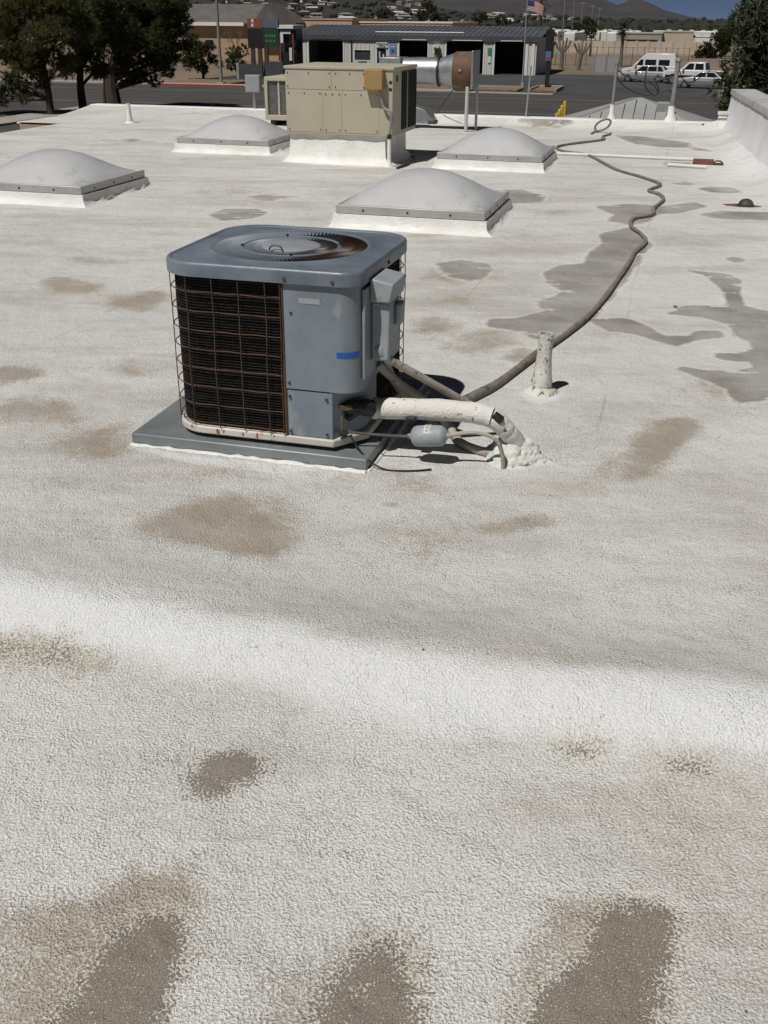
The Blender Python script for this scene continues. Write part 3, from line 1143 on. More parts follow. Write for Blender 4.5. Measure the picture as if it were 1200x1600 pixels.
g = vanes(.204, RG-.001, 104, .021, R(-40)).build('grille_vanes', M_VANE, AC, smooth=False)
tag(g, kind='stuff')
g = vanes(.118, .189, 72, .0145, R(-40)).build('grille_vanes', M_VANE, AC, smooth=False)
tag(g, kind='stuff')
MB().lathe([(.189, .700), (.189, .710), (.197, .7135), (.204, .710), (.204, .700)], 64).build('grille_ring', M_COVER, AC)
hb = MB().lathe([(.120, .698), (.120, .711), (.112, .715), (.06, .7165), (.001, .717)], 48).build('hub_cap', M_HUB, AC)
for a in (20, 115, 200, 290):
    x, y = .197*math.cos(R(a)), .197*math.sin(R(a))
    MB().lathe([(.006, .711), (.006, .719), (.003, .721)], 8, (x, y, 0)).build('screw', M_SCREW, AC)
MB().tube([(-.02+.028*math.cos(R(a)), -.125+.004, .714+.02*math.sin(R(a))) for a in range(0, 181, 20)], .003, 6).build('lifting_loop', M_SCREW, AC)
b = MB()
for k in range(3):
    M = Matrix.Rotation(2*PI*k/3+.4, 4, 'Z')
    vs = [M @ Vector(p) for p in ((.06, -.05, .60), (.29, -.11, .59), (.30, .09, .65), (.06, .05, .63))]
    vs2 = [p+Vector((0, 0, .004)) for p in vs]
    b.add(vs+vs2, [(0, 3, 2, 1), (4, 5, 6, 7), (0, 1, 5, 4), (1, 2, 6, 5), (2, 3, 7, 6), (3, 0, 4, 7)])
b.lathe([(.08, .585), (.08, .67), (.05, .69)], 20)
b.build('fan_blades', M_BLACK, AC)
for (x, y, dx, dy) in ((X_SPLIT+.02, -HC, 0, -1), (-.383, -.335, -.8, -.6), (HC, -.02, 1, 0), (.31, -HC, 0, -1), (-HC, .2, -1, 0)):
    MB().cyl((x-dx*.006, y-dy*.006, .675), (x+dx*.004, y+dy*.004, .675), .0075, n=8).build('screw', M_RUST, AC)

# disconnect box on the right-hand side (part of the unit)
db = MB()
X0 = HB+.002
db.box(X0+.012, X0+.085, -.265, -.105, .345, .575)
box_o = db.build('disconnect_box', M_BOXG, AC, bevel=.008)
MB().box(X0, X0+.012, -.345, -.075, .29, .64).build('mounting_plate', M_UNIT, AC, bevel=.003)
poly = [(X0+.012, .577), (X0+.092, .577), (X0+.106, .65), (X0+.012, .668)]
MB().prismy(poly, -.285, -.085).build('hood', M_BOXG, box_o, bevel=.007)
MB().box(X0+.085, X0+.112, -.20, -.13, .47, .56).build('handle', M_BOXG, box_o, bevel=.012)
# the recess: service valves in black insulation
b = MB()
b.tube(smoothpts([(.345, -.375, .165), (.385, -.355, .17), (.41, -.335, .165), (.445, -.30, .15)], 4), [.012, .022, .026, .028, .03, .026, .024, .03, .032, .034, .036, .034, .036], 8)
b.tube([(.36, -.36, .12), (.39, -.35, .15), (.42, -.33, .155)], [.018, .024, .02], 7)
b.v = [(x-.026, y+.03, z) for x, y, z in b.v]
b.build('valve_insulation', M_BLACK, AC)
MB().cyl((.319, -.37, .175), (.359, -.345, .175), .012, n=8).cyl((.326, -.375, .145), (.326, -.375, .085), .005, n=6).build('service_valve', mat('brass', (.35, .27, .13), (.2, .17, .1), 12, .4, .8), AC)
MB().cyl((.319, -.375, .075), (.349, -.37, .07), .016, .012, n=8).build('service_valve', M_BLACK, AC)

# ------------------------------------------------------------------ refrigerant lines, drier, conduits
def L2W(x, y, z):                                    # condenser frame -> world
    return rf(-1.513+x, 3.985+y, PZ+z)


M_INSUL = mat('white_painted_insulation', (.74, .73, .69), (.66, .64, .6), 8, .8, bump=.35, bscale=110, c3=(.06, .055, .05), s3=38, t3=.60)
M_VENT = mat('flaked_white_pipe', (.70, .685, .64), (.6, .58, .53), 12, .8, bump=.4, bscale=110, c3=(.07, .06, .05), s3=44, t3=.57)
M_FOAM = mat('spray_foam', (.58, .63, .59), (.68, .67, .63), 9, .85, bump=.9, bscale=35)
M_COPPER = mat('tarnished_line', (.10, .095, .085), (.17, .16, .14), 14, .5, .5)
M_DRIER = mat('drier_grey', (.25, .28, .31), (.35, .38, .40), 14, .5, bump=.1, bscale=40, c3=(.2, .2, .19), s3=30, t3=.6)
M_CONDUIT = mat('grey_beige_conduit', (.42, .385, .33), (.33, .30, .26), 12, .7, bump=.3, bscale=90, c3=(.13, .115, .1), s3=26, t3=.6)
M_CABLE = mat('dusty_cable', (.17, .15, .125), (.24, .215, .18), 14, .75, bump=.4, bscale=60, c3=(.07, .062, .055), s3=20, t3=.58)

t = thing('refrigerant_pipe', 'thick white coated insulated pipe leaving the condenser towards the foam mound', 'pipe', rf(-.8, 3.75), -A)
def pp(u, v, z):
    return (u+.8, v-3.75, z)
path = smoothpts([pp(-1.075, 3.735, .188), pp(-.95, 3.74, .196), pp(-.80, 3.75, .203), pp(-.66, 3.755, .203), pp(-.60, 3.755, .192)], 8)
rnd = random.Random(2)
MB().tube(path, [.043+rnd.uniform(-.002, .002) for _ in path], 18).build('insulation', M_INSUL, t)
path = smoothpts([pp(-.615, 3.755, .196), pp(-.575, 3.765, .172), pp(-.54, 3.785, .13), pp(-.505, 3.815, .075), pp(-.49, 3.835, .0)], 6)
MB().tube(path, [.037+rnd.uniform(-.003, .003) for _ in path], 14).build('elbow', M_INSUL, t)
MB().box(-.03, .012, -.025, .02, -.012, .014, Matrix.Translation(pp(-.565, 3.748, .193)) @ Matrix.Rotation(R(35), 4, 'Y')).build('clamp', M_BLACK, t, bevel=.004)
MB().box(-.02, .02, -.012, .012, -.009, .009, Matrix.Translation(pp(-.91, 3.70, .172))).build('patch', M_BLACK, t, bevel=.004)

b = MB()
n_r, n_a = 9, 26
rnd = random.Random(11)
vs, fs = [], []
for j in range(n_r+1):
    f = j/n_r
    rr = .12*(1-f)**.6+.001
    for k in range(n_a):
        a = 2*PI*k/n_a
        q = rr*(1+.18*math.sin(3*a+1)+.10*math.sin(7*a+j)+rnd.uniform(-.07, .07))
        vs.append((q*math.cos(a)*1.1, q*math.sin(a)*.9, -.01+.125*f**1.1*(1+rnd.uniform(-.07, .07))))
for j in range(n_r):
    for k in range(n_a):
        k2 = (k+1) % n_a
        fs.append((j*n_a+k, j*n_a+k2, (j+1)*n_a+k2, (j+1)*n_a+k))
fs.append(tuple(n_r*n_a+k for k in range(n_a)))
b.add(vs, fs)
o = b.build('foam_mound', M_FOAM, None, loc=rf(*UV(801, 716)), rz=-A)
tag(o, 'lumpy pale foam mound sealing the pipes into the roof', 'foam mound')

t = thing('liquid_line', 'thin refrigerant line with grey filter drier below the white pipe', 'pipe', rf(-.8, 3.66), -A)
def p2(u, v, z):
    return (u+.8, v-3.66, z)
MB().tube(smoothpts([p2(-1.16, 3.60, .128), p2(-1.08, 3.625, .118), p2(-.98, 3.65, .112), p2(-.90, 3.66, .113)], 6), .006, 8).build('tube', M_COPPER, t)
M = Matrix.Translation(p2(-.828, 3.665, .122)) @ Matrix.Rotation(R(-7), 4, 'Y') @ Matrix.Rotation(R(90), 4, 'Y')
prof = [(.007, -.09), (.012, -.075), (.03, -.066), (.038, -.058), (.041, -.05), (.043, -.01), (.0435, -.008), (.0435, .012), (.043, .014), (.041, .05), (.037, .058), (.028, .066), (.012, .074), (.007, .09)]
b = MB().lathe(prof, 22)
b.v = [tuple(M @ Vector(p)) for p in b.v]
dr = b.build('filter_drier', M_DRIER, t)
b = MB()
lab = []
for k in range(9):
    a = R(150+k*11)
    for z in (-.012, .012):
        lab.append(tuple(M @ Vector((.0446*math.cos(a), .0446*math.sin(a), z))))
b.add(lab, [(2*k, 2*k+2, 2*k+3, 2*k+1) for k in range(8)])
lb = b.build('label', mat('white_label', (.62, .63, .62), (.5, .5, .5), 30, .6), dr)
for k in range(4):
    a = R(163+k*18)
    m_ = []
    for da in (0, R(9)):
        for z in (-.006, .006):
            m_.append(tuple(M @ Vector((.0452*math.cos(a+da), .0452*math.sin(a+da), z))))
    MB().add(m_, [(0, 2, 3, 1)]).build('label_print', mat('label_ink', (.25, .27, .3), rough=.7), lb)
MB().tube(smoothpts([p2(-.745, 3.67, .132), p2(-.69, 3.675, .146), p2(-.63, 3.68, .15), p2(-.565, 3.69, .125), p2(-.54, 3.70, .06), p2(-.535, 3.705, .0)], 6), .0085, 8).build('tube', M_CONDUIT, t)
MB().tube(smoothpts([p2(-1.13, 3.585, .122), p2(-1.06, 3.56, .05), p2(-.98, 3.545, .012), p2(-.88, 3.56, .010), p2(-.80, 3.60, .010)], 6), .0035, 6).build('control_wire', M_BLACK, t)

# flexible conduits
t = thing('flexible_conduit', 'beige flexible conduit sloping from the disconnect box elbow to the roof', 'conduit', L2W(.5, -.2, -PZ), -A)
o_ = Vector((.5, -.2, 0))
pts = [Vector((.475, -.26, .40)), Vector((.50, -.275, .375)), Vector((.53, -.25, .345))]
a1 = UV(690, 612)
MB().tube([p-o_+Vector((0, 0, PZ)) for p in smoothpts([Vector((.468, -.27, .412)), Vector((.472, -.285, .39)), Vector((.49, -.275, .36)), Vector((.515, -.255, .335))], 5)], .019, 10).build('elbow', M_BOXG, t)
run = smoothpts([Vector((.505, -.262, .345)), Vector((.62, -.17, .25)), Vector((.76, -.05, .13)), Vector((.88, .05, .03)), Vector((.96, .05, -.03)), Vector((1.0, -.06, -.035)), Vector((1.02, -.16, -.035))], 6)
MB().tube([p-o_+Vector((0, 0, PZ)) for p in run], .0165, 10).build('run', M_CONDUIT, t)
b = smoothpts([L2W(.44, -.20, .30), L2W(.52, -.13, .20), L2W(.62, -.05, .10), L2W(.70, -.02, .0), L2W(.76, -.09, -.035), L2W(.86, -.16, -.037), L2W(.96, -.19, -.037), L2W(1.02, -.22, -.037)], 6)
tag(MB().tube(b, .0185, 10).build('flexible_conduit', M_CONDUIT), 'short beige conduit stub from the condenser side ducking under the white pipe', 'conduit')
b = smoothpts([L2W(.462, -.19, .36), L2W(.47, -.15, .27), L2W(.50, -.06, .15), L2W(.56, .03, .04), L2W(.64, .05, -.03), L2W(.75, .0, -.036)], 6)
tag(MB().tube(b, .0165, 10).build('flexible_conduit', M_CONDUIT), 'beige conduit curving down behind the other two from the disconnect box', 'conduit')

# ------------------------------------------------------------------ the long cable across the roof
cpx = [(690, 652), (715, 637), (735, 627), (770, 609), (800, 588), (840, 557), (880, 530), (920, 497), (945, 468), (965, 440), (985, 410), (991, 398), (1006, 385), (1008, 378), (1000, 368),
       (986, 357), (988, 345), (1004, 341), (1020, 337), (1022, 327), (1036, 315), (1030, 306), (1013, 300), (1029, 293), (1028, 288), (1000, 278), (963, 267),
       (940, 255), (915, 243), (885, 239), (869, 233), (883, 228), (930, 222), (944, 219), (941, 215), (954, 211)]
pts = []
for i, (x, y) in enumerate(cpx):
    p = P(x, y)
    u_, v_ = UVw(p)
    p.z = float(roof_z(np.array(u_), np.array(v_)))+.017
    pts.append(p)
pts = smoothpts(pts, 5)
rad = []
for p in pts:
    f = min(1, max(0, (p.y-4.3)/1.5))
    rad.append((.024-.008*f)*(1+.10*math.sin(p.x*9+p.y*5)))
tag(MB().tube(pts, rad, 10).build('cable', M_CABLE), 'long dusty cable snaking across the roof from the condenser', 'cable')

# loop of cable end standing up by the rear curb
p0 = rf(*UV(929, 207), .0)
lp = []
for a, rr in ((-100, .16), (-60, .16), (-10, .17), (40, .19), (80, .20), (120, .19), (165, .16), (215, .14), (250, .13)):
    lp.append(p0+rf(.10+rr*math.cos(R(a))*.62+.12*math.sin(R(a))*rr*3, .0, .10+rr*math.sin(R(a))*.5))
tag(MB().tube(smoothpts([p0+rf(-.02, -.35, .01), p0+rf(0, -.1, .02)]+lp[1:], 5), .016, 8).build('cable_loop', M_CABLE), 'small upright loop of grey cable near the rear curb', 'cable')

# ------------------------------------------------------------------ vent pipe with flared coating
def vent(name, label, u, v, r, h, lean=(0, 0), flare=3.0, m=M_VENT, top_m=M_BLACK, n=18):
    t = thing(name, label, 'vent pipe', rf(u, v), -A)
    prof = [(r*flare, -.006), (r*flare*.78, .012), (r*flare*.55, .028), (r*1.5, .05), (r*1.22, .09), (r*1.06, h*.55), (r, h*.85), (r*1.03, h), (r*.86, h), (r*.84, h-.06)]
    b = MB().lathe(prof, n, jit=.05, seed=int(u*10))
    b.v = [(x+lean[0]*z, y+lean[1]*z, z) for x, y, z in b.v]
    b.f = b.f[:-1]
    b.build('pipe', m, t)
    MB().lathe([(r*.85, h-.08), (r*.85, h-.03)], n, (lean[0]*h, lean[1]*h, 0)).build('bore', top_m, t)
    return t


uu, vv = UV(845, 612)
vent('vent_pipe', 'flaking white vent pipe standing right of the condenser beside the cable', uu, vv, .034, .285, (.02, 0), 2.6)
uu, vv = UV(203, 192)
vent('vent_pipe', 'small white tapered vent pipe far left on the roof', uu, vv, .035, .30, (-.02, 0), 2.6, m=M_CURB)

# ------------------------------------------------------------------ cream package unit on its curb
M_CREAM = mat('cream_enamel', (.405, .375, .285), (.44, .41, .315), 2.5, .55, bump=.03, bscale=6, c3=(.37, .34, .255), s3=5, t3=.62)
M_CREAM2 = mat('cream_panel_enamel', (.425, .395, .305), (.455, .425, .33), 3.5, .55)
M_MESH = mat('coil_mesh', (.07, .075, .078), (.12, .125, .13), 30, .7)
M_TANBOX = mat('tan_box', (.36, .235, .085), (.31, .205, .08), 9, .6)
cu = MB()
U0, U1, V0, V1 = -4.68, -3.35, 12.42, 13.55
ZB, ZT = .325, 1.085
t = thing('roof_curb', 'white coated curb block under the cream rooftop unit', 'curb', rf((U0+U1)/2-.04, 12.96), -A)
hx, hy = .60, .50
prof = [(.13, -.01), (.07, .012), (.035, .045), (.012, .09), (0, .30), (0, .322)]
n = 14
ring = []
for s_ in range(4):
    for k in range(n):
        q = -1+2*k/n
        ring.append([(q, -1), (1, q), (-q, 1), (-1, -q)][s_])
vs, fs = [], []
m_ = len(ring)
rnd = random.Random(5)
for j, (off_, z) in enumerate(prof):
    for (x, y) in ring:
        o2 = off_+rnd.uniform(-.008, .008)
        vs.append((x*hx+(o2 if x > .999 else -o2 if x < -.999 else 0), y*hy+(o2 if y > .999 else -o2 if y < -.999 else 0), z))
for j in range(len(prof)-1):
    for k in range(m_):
        k2 = (k+1) % m_
        fs.append((j*m_+k, j*m_+k2, (j+1)*m_+k2, (j+1)*m_+k))
fs.append(tuple((len(prof)-1)*m_+k for k in range(m_)))
MB().add(vs, fs).build('curb_face', M_CURB, t)

RT_ = thing('package_unit', 'large cream sheet metal rooftop air unit on a white curb', 'air conditioner', rf((U0+U1)/2, (V0+V1)/2, ZB), -A)
hx, hy, hz = (U1-U0)/2, (V1-V0)/2, ZT-ZB
MB().box(-hx, hx, -hy, hy, 0, hz-.03).build('cabinet', M_CREAM, RT_, bevel=.008)
MB().box(-hx-.012, hx+.012, -hy-.014, hy+.012, hz-.034, hz).build('lid', M_CREAM2, RT_, bevel=.006)
def fx(px):                                           # photo x on the front face -> local x
    return onv(V0, px, 160)[0]-(U0+U1)/2
def fz(px, py):
    return onv(V0, px, py)[1]-ZB
def fpanel(name, x0, x1, z0, z1, m, th=.004, par=RT_, y=-hy):
    return MB().box(x0, x1, y-th, y+.002, z0, z1).build(name, m, par, bevel=.002)
# lower left, lower right and the upper access panels
seams = [(fx(448), fx(504), .03, fz(470, 141)), (fx(536), fx(593), .03, fz(560, 144)),
         (fx(447), fx(519), fz(470, 139), hz-.045), (fx(521), fx(572), fz(560, 141), hz-.045), (fx(505.5), fx(534), .03, fz(520, 143))]
for i, (x0, x1, z0, z1) in enumerate(seams):
    pl = fpanel('access_panel', x0+.004, x1-.004, z0, z1-.004, M_CREAM2, .0035)
    for (x, z) in ((x0+.03, z0+.03), (x1-.03, z0+.03), (x0+.03, z1-.03), (x1-.03, z1-.03), ((x0+x1)/2, z1-.03)):
        MB().cyl((x, -hy-.010, z), (x, -hy-.005, z), .008, n=6).build('screw', M_SCREW, pl)
MB().box(fx(573), fx(601), -hy-.115, -hy, fz(585, 140), fz(585, 108)).build('control_box', M_TANBOX, RT_, bevel=.008)
for py in (129, 140):
    MB().cyl((fx(610), -hy-.004, fz(610, py)), (fx(610), -hy+.004, fz(610, py)), .019, n=12).build('knockout', M_BLACK, RT_)
# power conduit dropping from the box into a white stub pipe
pts = [(fx(596), -hy-.06, fz(596, 141)), (fx(597), -hy-.05, fz(597, 152)), (fx(602), -hy-.05, fz(602, 168)), (fx(611), -hy-.06, fz(611, 174)), (fx(614), -hy-.06, fz(613, 184)), (fx(611), -hy-.06, fz(611, 210)), (fx(611), -hy-.06, -.02)]
MB().tube(smoothpts(pts, 5), .017, 8).build('power_conduit', mat('grey_conduit', (.20, .20, .195), (.26, .26, .25), 10, .6), RT_)
# right end: condenser coil behind a dark grille
xr = hx
MB().box(xr-.004, xr+.008, -hy+.40, hy-.03, .05, hz-.06).build('coil_opening', M_DARKIN, RT_)
for k in range(9):
    y = -hy+.42+k*(2*hy-.47)/8
    MB().box(xr+.008, xr+.016, y-.006, y+.006, .05, hz-.06).build('grille_bar', M_BLACK, RT_)
MB().box(xr+.006, xr+.018, -hy+.62, -hy+.64, .05, hz-.06).build('grille_post', M_CREAM, RT_)
for dy in (0, .055):
    MB().box(xr+.001, xr+.005, -hy+.14+dy, -hy+.165+dy, hz-.16, hz-.09).build('nameplate_mark', M_BLACK, RT_)
uu, vv = (U0+U1)/2+fx(611), V0-.06
t = thing('stub_pipe', 'thin white stub pipe taking the conduit of the cream unit', 'pipe', rf(uu, vv), -A)
MB().lathe([(.06, -.006), (.045, .015), (.028, .04), (.024, .08), (.022, .33)], 12).build('pipe', M_CURB, t)
MB().lathe([(.028, .315), (.028, .36)], 12).build('coupling', M_BLACK, t)
tag(MB().tube(smoothpts([rf(*UV(620, 264), .012), rf(*UV(633, 260), .012), rf(*UV(642, 256), .02), rf(*UV(648, 254), .05), rf(*UV(642, 252), .06)], 5), .012, 6).build('wire_offcut', M_BLACK), 'short black wire lying beside the white stub pipe', 'wire')

# ------------------------------------------------------------------ unit with screened coil standing behind, left
uL, zt_ = onv(16.6, 411, 120)
t = thing('evaporator_unit', 'small cream unit with screened windows half hidden behind the large cream unit', 'air conditioner', rf(uL+.62, 17.05), -A)
hx, hy = .62, .42
b = MB()
zt_ = .74
b.box(-hx, hx, -hy, hy, .09, .17).box(-hx, hx, -hy, hy, .68, zt_).box(-hx, -hx+.05, -hy, hy, .17, .68).box(hx-.05, hx, -hy, hy, .17, .68).box(-hx+.05, hx-.05, -hy+.06, hy-.02, .17, .68)
b.build('cabinet', M_CREAM2, t, bevel=.006)
for k in range(6):
    x0 = -hx+.075+k*.18
    sc = MB().box(x0, x0+.145, -hy+.035, -hy+.058, .2, .655).build('screen', M_MESH, t)
    MB().box(x0+.147, x0+.176, -hy+.02, -hy+.059, .17, .68).build('mullion', M_CREAM2, t)
for sx in (-.5, .5):
    MB().box(sx-.04, sx+.04, -hy+.02, hy-.02, -.01, .09).build('foot', M_BLACK, t)

# ------------------------------------------------------------------ grey junction box on a post
M_JB = mat('junction_grey', (.26, .275, .275), (.31, .325, .32), 6, .55)
t = thing('junction_box', 'plain grey electrical box on a short post at the rear roof edge', 'electrical box', rf(-7.49, 18.30, .12), -A)
MB().box(-.135, .135, -.07, .07, .27, .56).build('enclosure', M_JB, t, bevel=.008)
MB().cyl((.0, 0, .52), (0, 0, .53), .01).box(-.12, .12, -.076, -.068, .285, .545).build('door', M_JB, t, bevel=.003)
MB().cyl((0, 0, -.01), (0, 0, .28), .03, n=10).build('post', M_GALV, t)

# ------------------------------------------------------------------ exhaust blower with rusted drum
VF = 16.9
t = thing('exhaust_blower', 'galvanised duct and rusty drum blower on a pipe stand behind the cream unit', 'blower', rf(-3.6, VF), -A)
zc = .86
def cone(name, pr, m, par=t):
    b = MB()
    n = 28
    vs = []
    for (x, r) in pr:
        for k in range(n):
            a = 2*PI*k/n
            vs.append((x, r*math.cos(a), zc+r*math.sin(a)))
    fs = []
    for i in range(len(pr)-1):
        for k in range(n):
            k2 = (k+1) % n
            fs.append((i*n+k2, i*n+k, (i+1)*n+k, (i+1)*n+k2))
    fs += [tuple(range(n)), tuple((len(pr)-1)*n+k for k in range(n-1, -1, -1))]
    return b.add(vs, fs).build(name, m, par)
M_DRUM = mat('rusted_drum', (.11, .05, .032), (.15, .085, .05), 5, .7, .2, c3=(.14, .135, .10), s3=5, t3=.56)
cone('duct', [(-.80, .19), (-.52, .195), (-.21, .20)], M_GALV)
cone('band', [(-.22, .225), (-.195, .225)], M_BLACK)
cone('transition', [(-.20, .19), (.04, .265)], M_GALV)
cone('drum', [(.04, .275), (.06, .285), (.30, .285), (.335, .275)], M_DRUM)
MB().box(.336, .37, -.27, .27, zc-.235, zc+.30).build('flange', M_GALV, t, bevel=.006)
MB().box(-1.12, -.78, -.24, .24, zc-.2, zc+.19).build('plenum', M_GALV, t, bevel=.008)
MB().cyl((.28, -.2, 0), (.28, -.2, zc-.2), .028, n=10).build('leg', mat('pipe_white', (.5, .5, .48), rough=.6), t)
MB().cyl((.36, .2, 0), (.36, .2, zc-.2), .022, n=10).build('leg', M_GALV, t)
MB().cyl((-.95, .0, 0), (-.95, .0, zc-.19), .05, n=10).build('leg', M_GALV, t)
MB().cyl((.17, -.285, zc+.03), (.17, -.30, zc+.03), .02, n=8).build('bolt', M_JB, t)
t = thing('duct_hood', 'crumpled galvanised hood lying behind the right end of the cream unit', 'duct', rf(*UV(664, 192)), -A)
poly = [(-.25, 0), (.12, 0), (.20, .06), (.02, .22), (-.25, .30)]
MB().prismy(poly, -.18, .18).build('hood', M_GALV, t, bevel=.008)
MB().box(.10, .22, -.2, .2, .0, .05).build('lip', M_RUST, t, bevel=.004)

# guy wire and thin mast by the blower
b = [rf(onv(VF, 733, 75)[0], VF, onv(VF, 733, 75)[1]), rf(*UV(680, 182, .13), .13)]
p_a, p_b = rf(-3.24, VF, zc+.30), rf(onv(18.28, 681, 178)[0], 18.28, .12)
tag(MB().tube(smoothpts([p_a, p_a.lerp(p_b, .5)+Vector((0, 0, -.04)), p_b], 6), .008, 6).build('guy_wire', M_BLACK), 'thin dark guy wire from the blower flange down to the rear curb', 'wire')
u0_, z0_ = onv(18.28, 822, 178)
u1_, z1_ = onv(18.28, 830, 103)
tag(MB().cyl(rf(u0_, 18.28, .10), rf(u1_, 18.28, z1_), .016, .014).build('antenna_mast', M_JB), 'thin dark leaning mast on the rear curb before the shop', 'mast')

# ------------------------------------------------------------------ service masts with drooping wires
M_MAST = mat('mast_grey', (.22, .22, .215), (.30, .30, .29), 5, .6, .3)
def mast(label, pxb, pyb, pxt, pyt, r):
    ub, zb = onv(18.28, pxb, pyb)
    ut, zt2 = onv(18.28, pxt, pyt)
    t = thing('service_mast', label, 'mast', rf(ub, 18.28, .11), -A, 'service masts on the rear curb')
    MB().cyl((0, 0, 0), (ut-ub, 0, zt2-.11), r, n=12).build('pole', M_MAST, t)
    MB().lathe([(r*3.6, -.02), (r*2.4, .03), (r*1.6, .10), (r*1.35, .2), (r*1.3, .24)], 14, jit=.05).build('boot', M_CURB, t)
    MB().lathe([(r*1.2, 0), (r*1.5, .02), (r*1.2, .06), (r*.2, .07)], 12, (ut-ub, 0, zt2-.12)).build('weatherhead', M_MAST, t)
    return rf(ut, 18.28, zt2-.06)
m1 = mast('grey service mast with white boot, left of the pair, before the parked cars', 955, 184, 964, 100, .026)
m2 = mast('grey service mast with white boot, right of the pair, nearer the parapet', 1047, 188, 1060, 96, .038)
M_WIREB = mat('service_wire', (.02, .02, .02), rough=.6)
def wire(label, pl, r=.011):
    tag(MB().tube(smoothpts(pl, 6), r, 6).build('service_wire', M_WIREB), label, 'wire')
def w18(x, y, v=18.28):
    u_, z_ = onv(v, x, y)
    return rf(u_, v, z_)
wire('black service wire hanging from the left mast in a deep sag', [m1, w18(963, 118), w18(972, 132), w18(990, 143), w18(1010, 149), w18(1018, 147)])
wire('black wire sagging between the two service masts', [m1, w18(968, 112), w18(985, 122), w18(1003, 126), w18(1020, 132), w18(1030, 143), w18(1045, 140), m2-Vector((0, 0, .5))])
wire('black wire tail with splice hanging between the masts', [w18(1012, 100), w18(1009, 118), w18(1008, 133), w18(1014, 144), w18(1024, 149), w18(1029, 141), w18(1026, 130), w18(1020, 128), m2-Vector((0, 0, .15))])
wire('black service wire running off from the right mast down to the right', [m2, w18(1075, 130, 20), w18(1110, 110, 24)], .008)

# ------------------------------------------------------------------ odds and ends on the right of the roof
def ground_bar(name, label, cat, a, b, r, m, group=None):
    pa, pb = P(*a), P(*b)
    pa.z = pb.z = r*.9
    tag(MB().cyl(pa, pb, r, n=8).build(name, m), label, cat, group)
M_PVC = mat('white_pvc', (.72, .71, .68), (.64, .63, .6), 6, .5)
ground_bar('plastic_pipe', 'long thin white pipe lying across the roof towards the rusty block', 'pipe', (862, 242), (1086, 252), .022, M_PVC)
ground_bar('plastic_pipe', 'short white pipe offcut lying in front of the rusty block', 'pipe', (1043, 260), (1104, 264), .022, M_PVC)
uu, vv = UV(1104, 257)
t = thing('clay_block', 'rust red hollow block lying on the roof near the parapet', 'block', rf(uu, vv), -A-R(3))
t.scale = (.66, .66, .62)
MB().box(-.25, .12, -.05, .05, 0, .10).build('block', M_CLAY, t, bevel=.006)
b = MB()
n = 14
for k in range(n):
    a0, a1 = PI*k/n, PI*(k+1)/n
    q = [(.2+.09*math.cos(a0), .03+.055*math.sin(a0)), (.2+.065*math.cos(a0), .03+.038*math.sin(a0)), (.2+.065*math.cos(a1), .03+.038*math.sin(a1)), (.2+.09*math.cos(a1), .03+.055*math.sin(a1))]
    b.prismy(q[::-1], -.05, .05)
b.box(.11, .30, -.05, .05, 0, .035)
b.build('socket', M_RUST, t)

uu, vv = UV(1165, 322)
t = thing('roof_drain', 'round black drain strainer in a rusty sump at the right edge', 'roof drain', rf(uu, vv), -A)
t.scale = (.66, .66, .8)
MB().lathe([(.115, -.004), (.112, .012), (.104, .035), (.085, .06), (.055, .078), (.02, .086), (.001, .087)], 26).build('strainer', mat('cast_iron', (.03, .03, .032), (.05, .05, .05), 10, .6), t)
b = MB()
rnd = random.Random(6)
pts_o = [( (.15+rnd.uniform(-.02, .04))*math.cos(2*PI*k/22)*1.5-.05, (.145+rnd.uniform(-.02, .02))*math.sin(2*PI*k/22)) for k in range(22)]
b.prism(pts_o, -.005, .007)
b.build('sump_ring', M_CLAY, t, smooth=False)
MB().lathe([(.128, .0), (.128, .012), (.118, .014)], 26).build('clamp_ring', M_BLACK, t)

uu, vv = UV(1124, 196)
t = thing('square_vent', 'white square vent post with dark cap band in the rear right corner', 'vent', rf(uu, min(vv, 18.0)), -A)
MB().prism([(-.11, -.09), (.11, -.09), (.11, .09), (-.11, .09)], .0, .05).build('flare', M_CURB, t, bevel=.02)
MB().box(-.07, .07, -.06, .06, .02, .26).build('post', M_CURB, t, bevel=.01)
MB().box(-.076, .076, -.066, .066, .19, .225).build('band', M_GALV, t, bevel=.004)
MB().box(-.085, .085, -.075, .075, .26, .31).build('cap', M_VENT, t, bevel=.008)
MB().cyl((.10, -.10, 0), (.10, -.08, .22), .012, n=8).build('drain_pipe', M_JB, t)
M_STONE = mat('debris', (.10, .085, .07), (.18, .15, .12), 40, .9)
for i, (x, y, r, lab) in enumerate(((1097, 205, .02, 'small dark pebble near the rear right corner of the roof'), (1055, 480, .013, 'small brown pebble in the grey stain right of the cable'),
                                     (660, 1062, .004, 'tiny dark grit speck on the white ridge'), (1165, 1585, .003, 'tiny grit speck at the lower right'))):
    u_, v_ = UV(x, y)
    p = P(x, y)
    p.z = float(roof_z(np.array(u_), np.array(v_)))+r*.3
    b = MB().lathe([(r*.4, -r*.5), (r, 0), (r*.8, r*.5), (r*.2, r*.7)], 7, jit=.25, seed=i)
    tag(b.build('pebble', M_STONE, None, loc=p), lab, 'pebble')

# ================================================================== across the street
def rect(v, x0, y0, x1, y1):                          # photo rectangle on the plane v -> u0, u1, z0, z1
    ua, za = onv(v, x0, (y0+y1)/2)
    ub, zb = onv(v, x1, (y0+y1)/2)
    zc0 = onv(v, (x0+x1)/2, y1)[1]
    zc1 = onv(v, (x0+x1)/2, y0)[1]
    return ua, ub, zc0, zc1


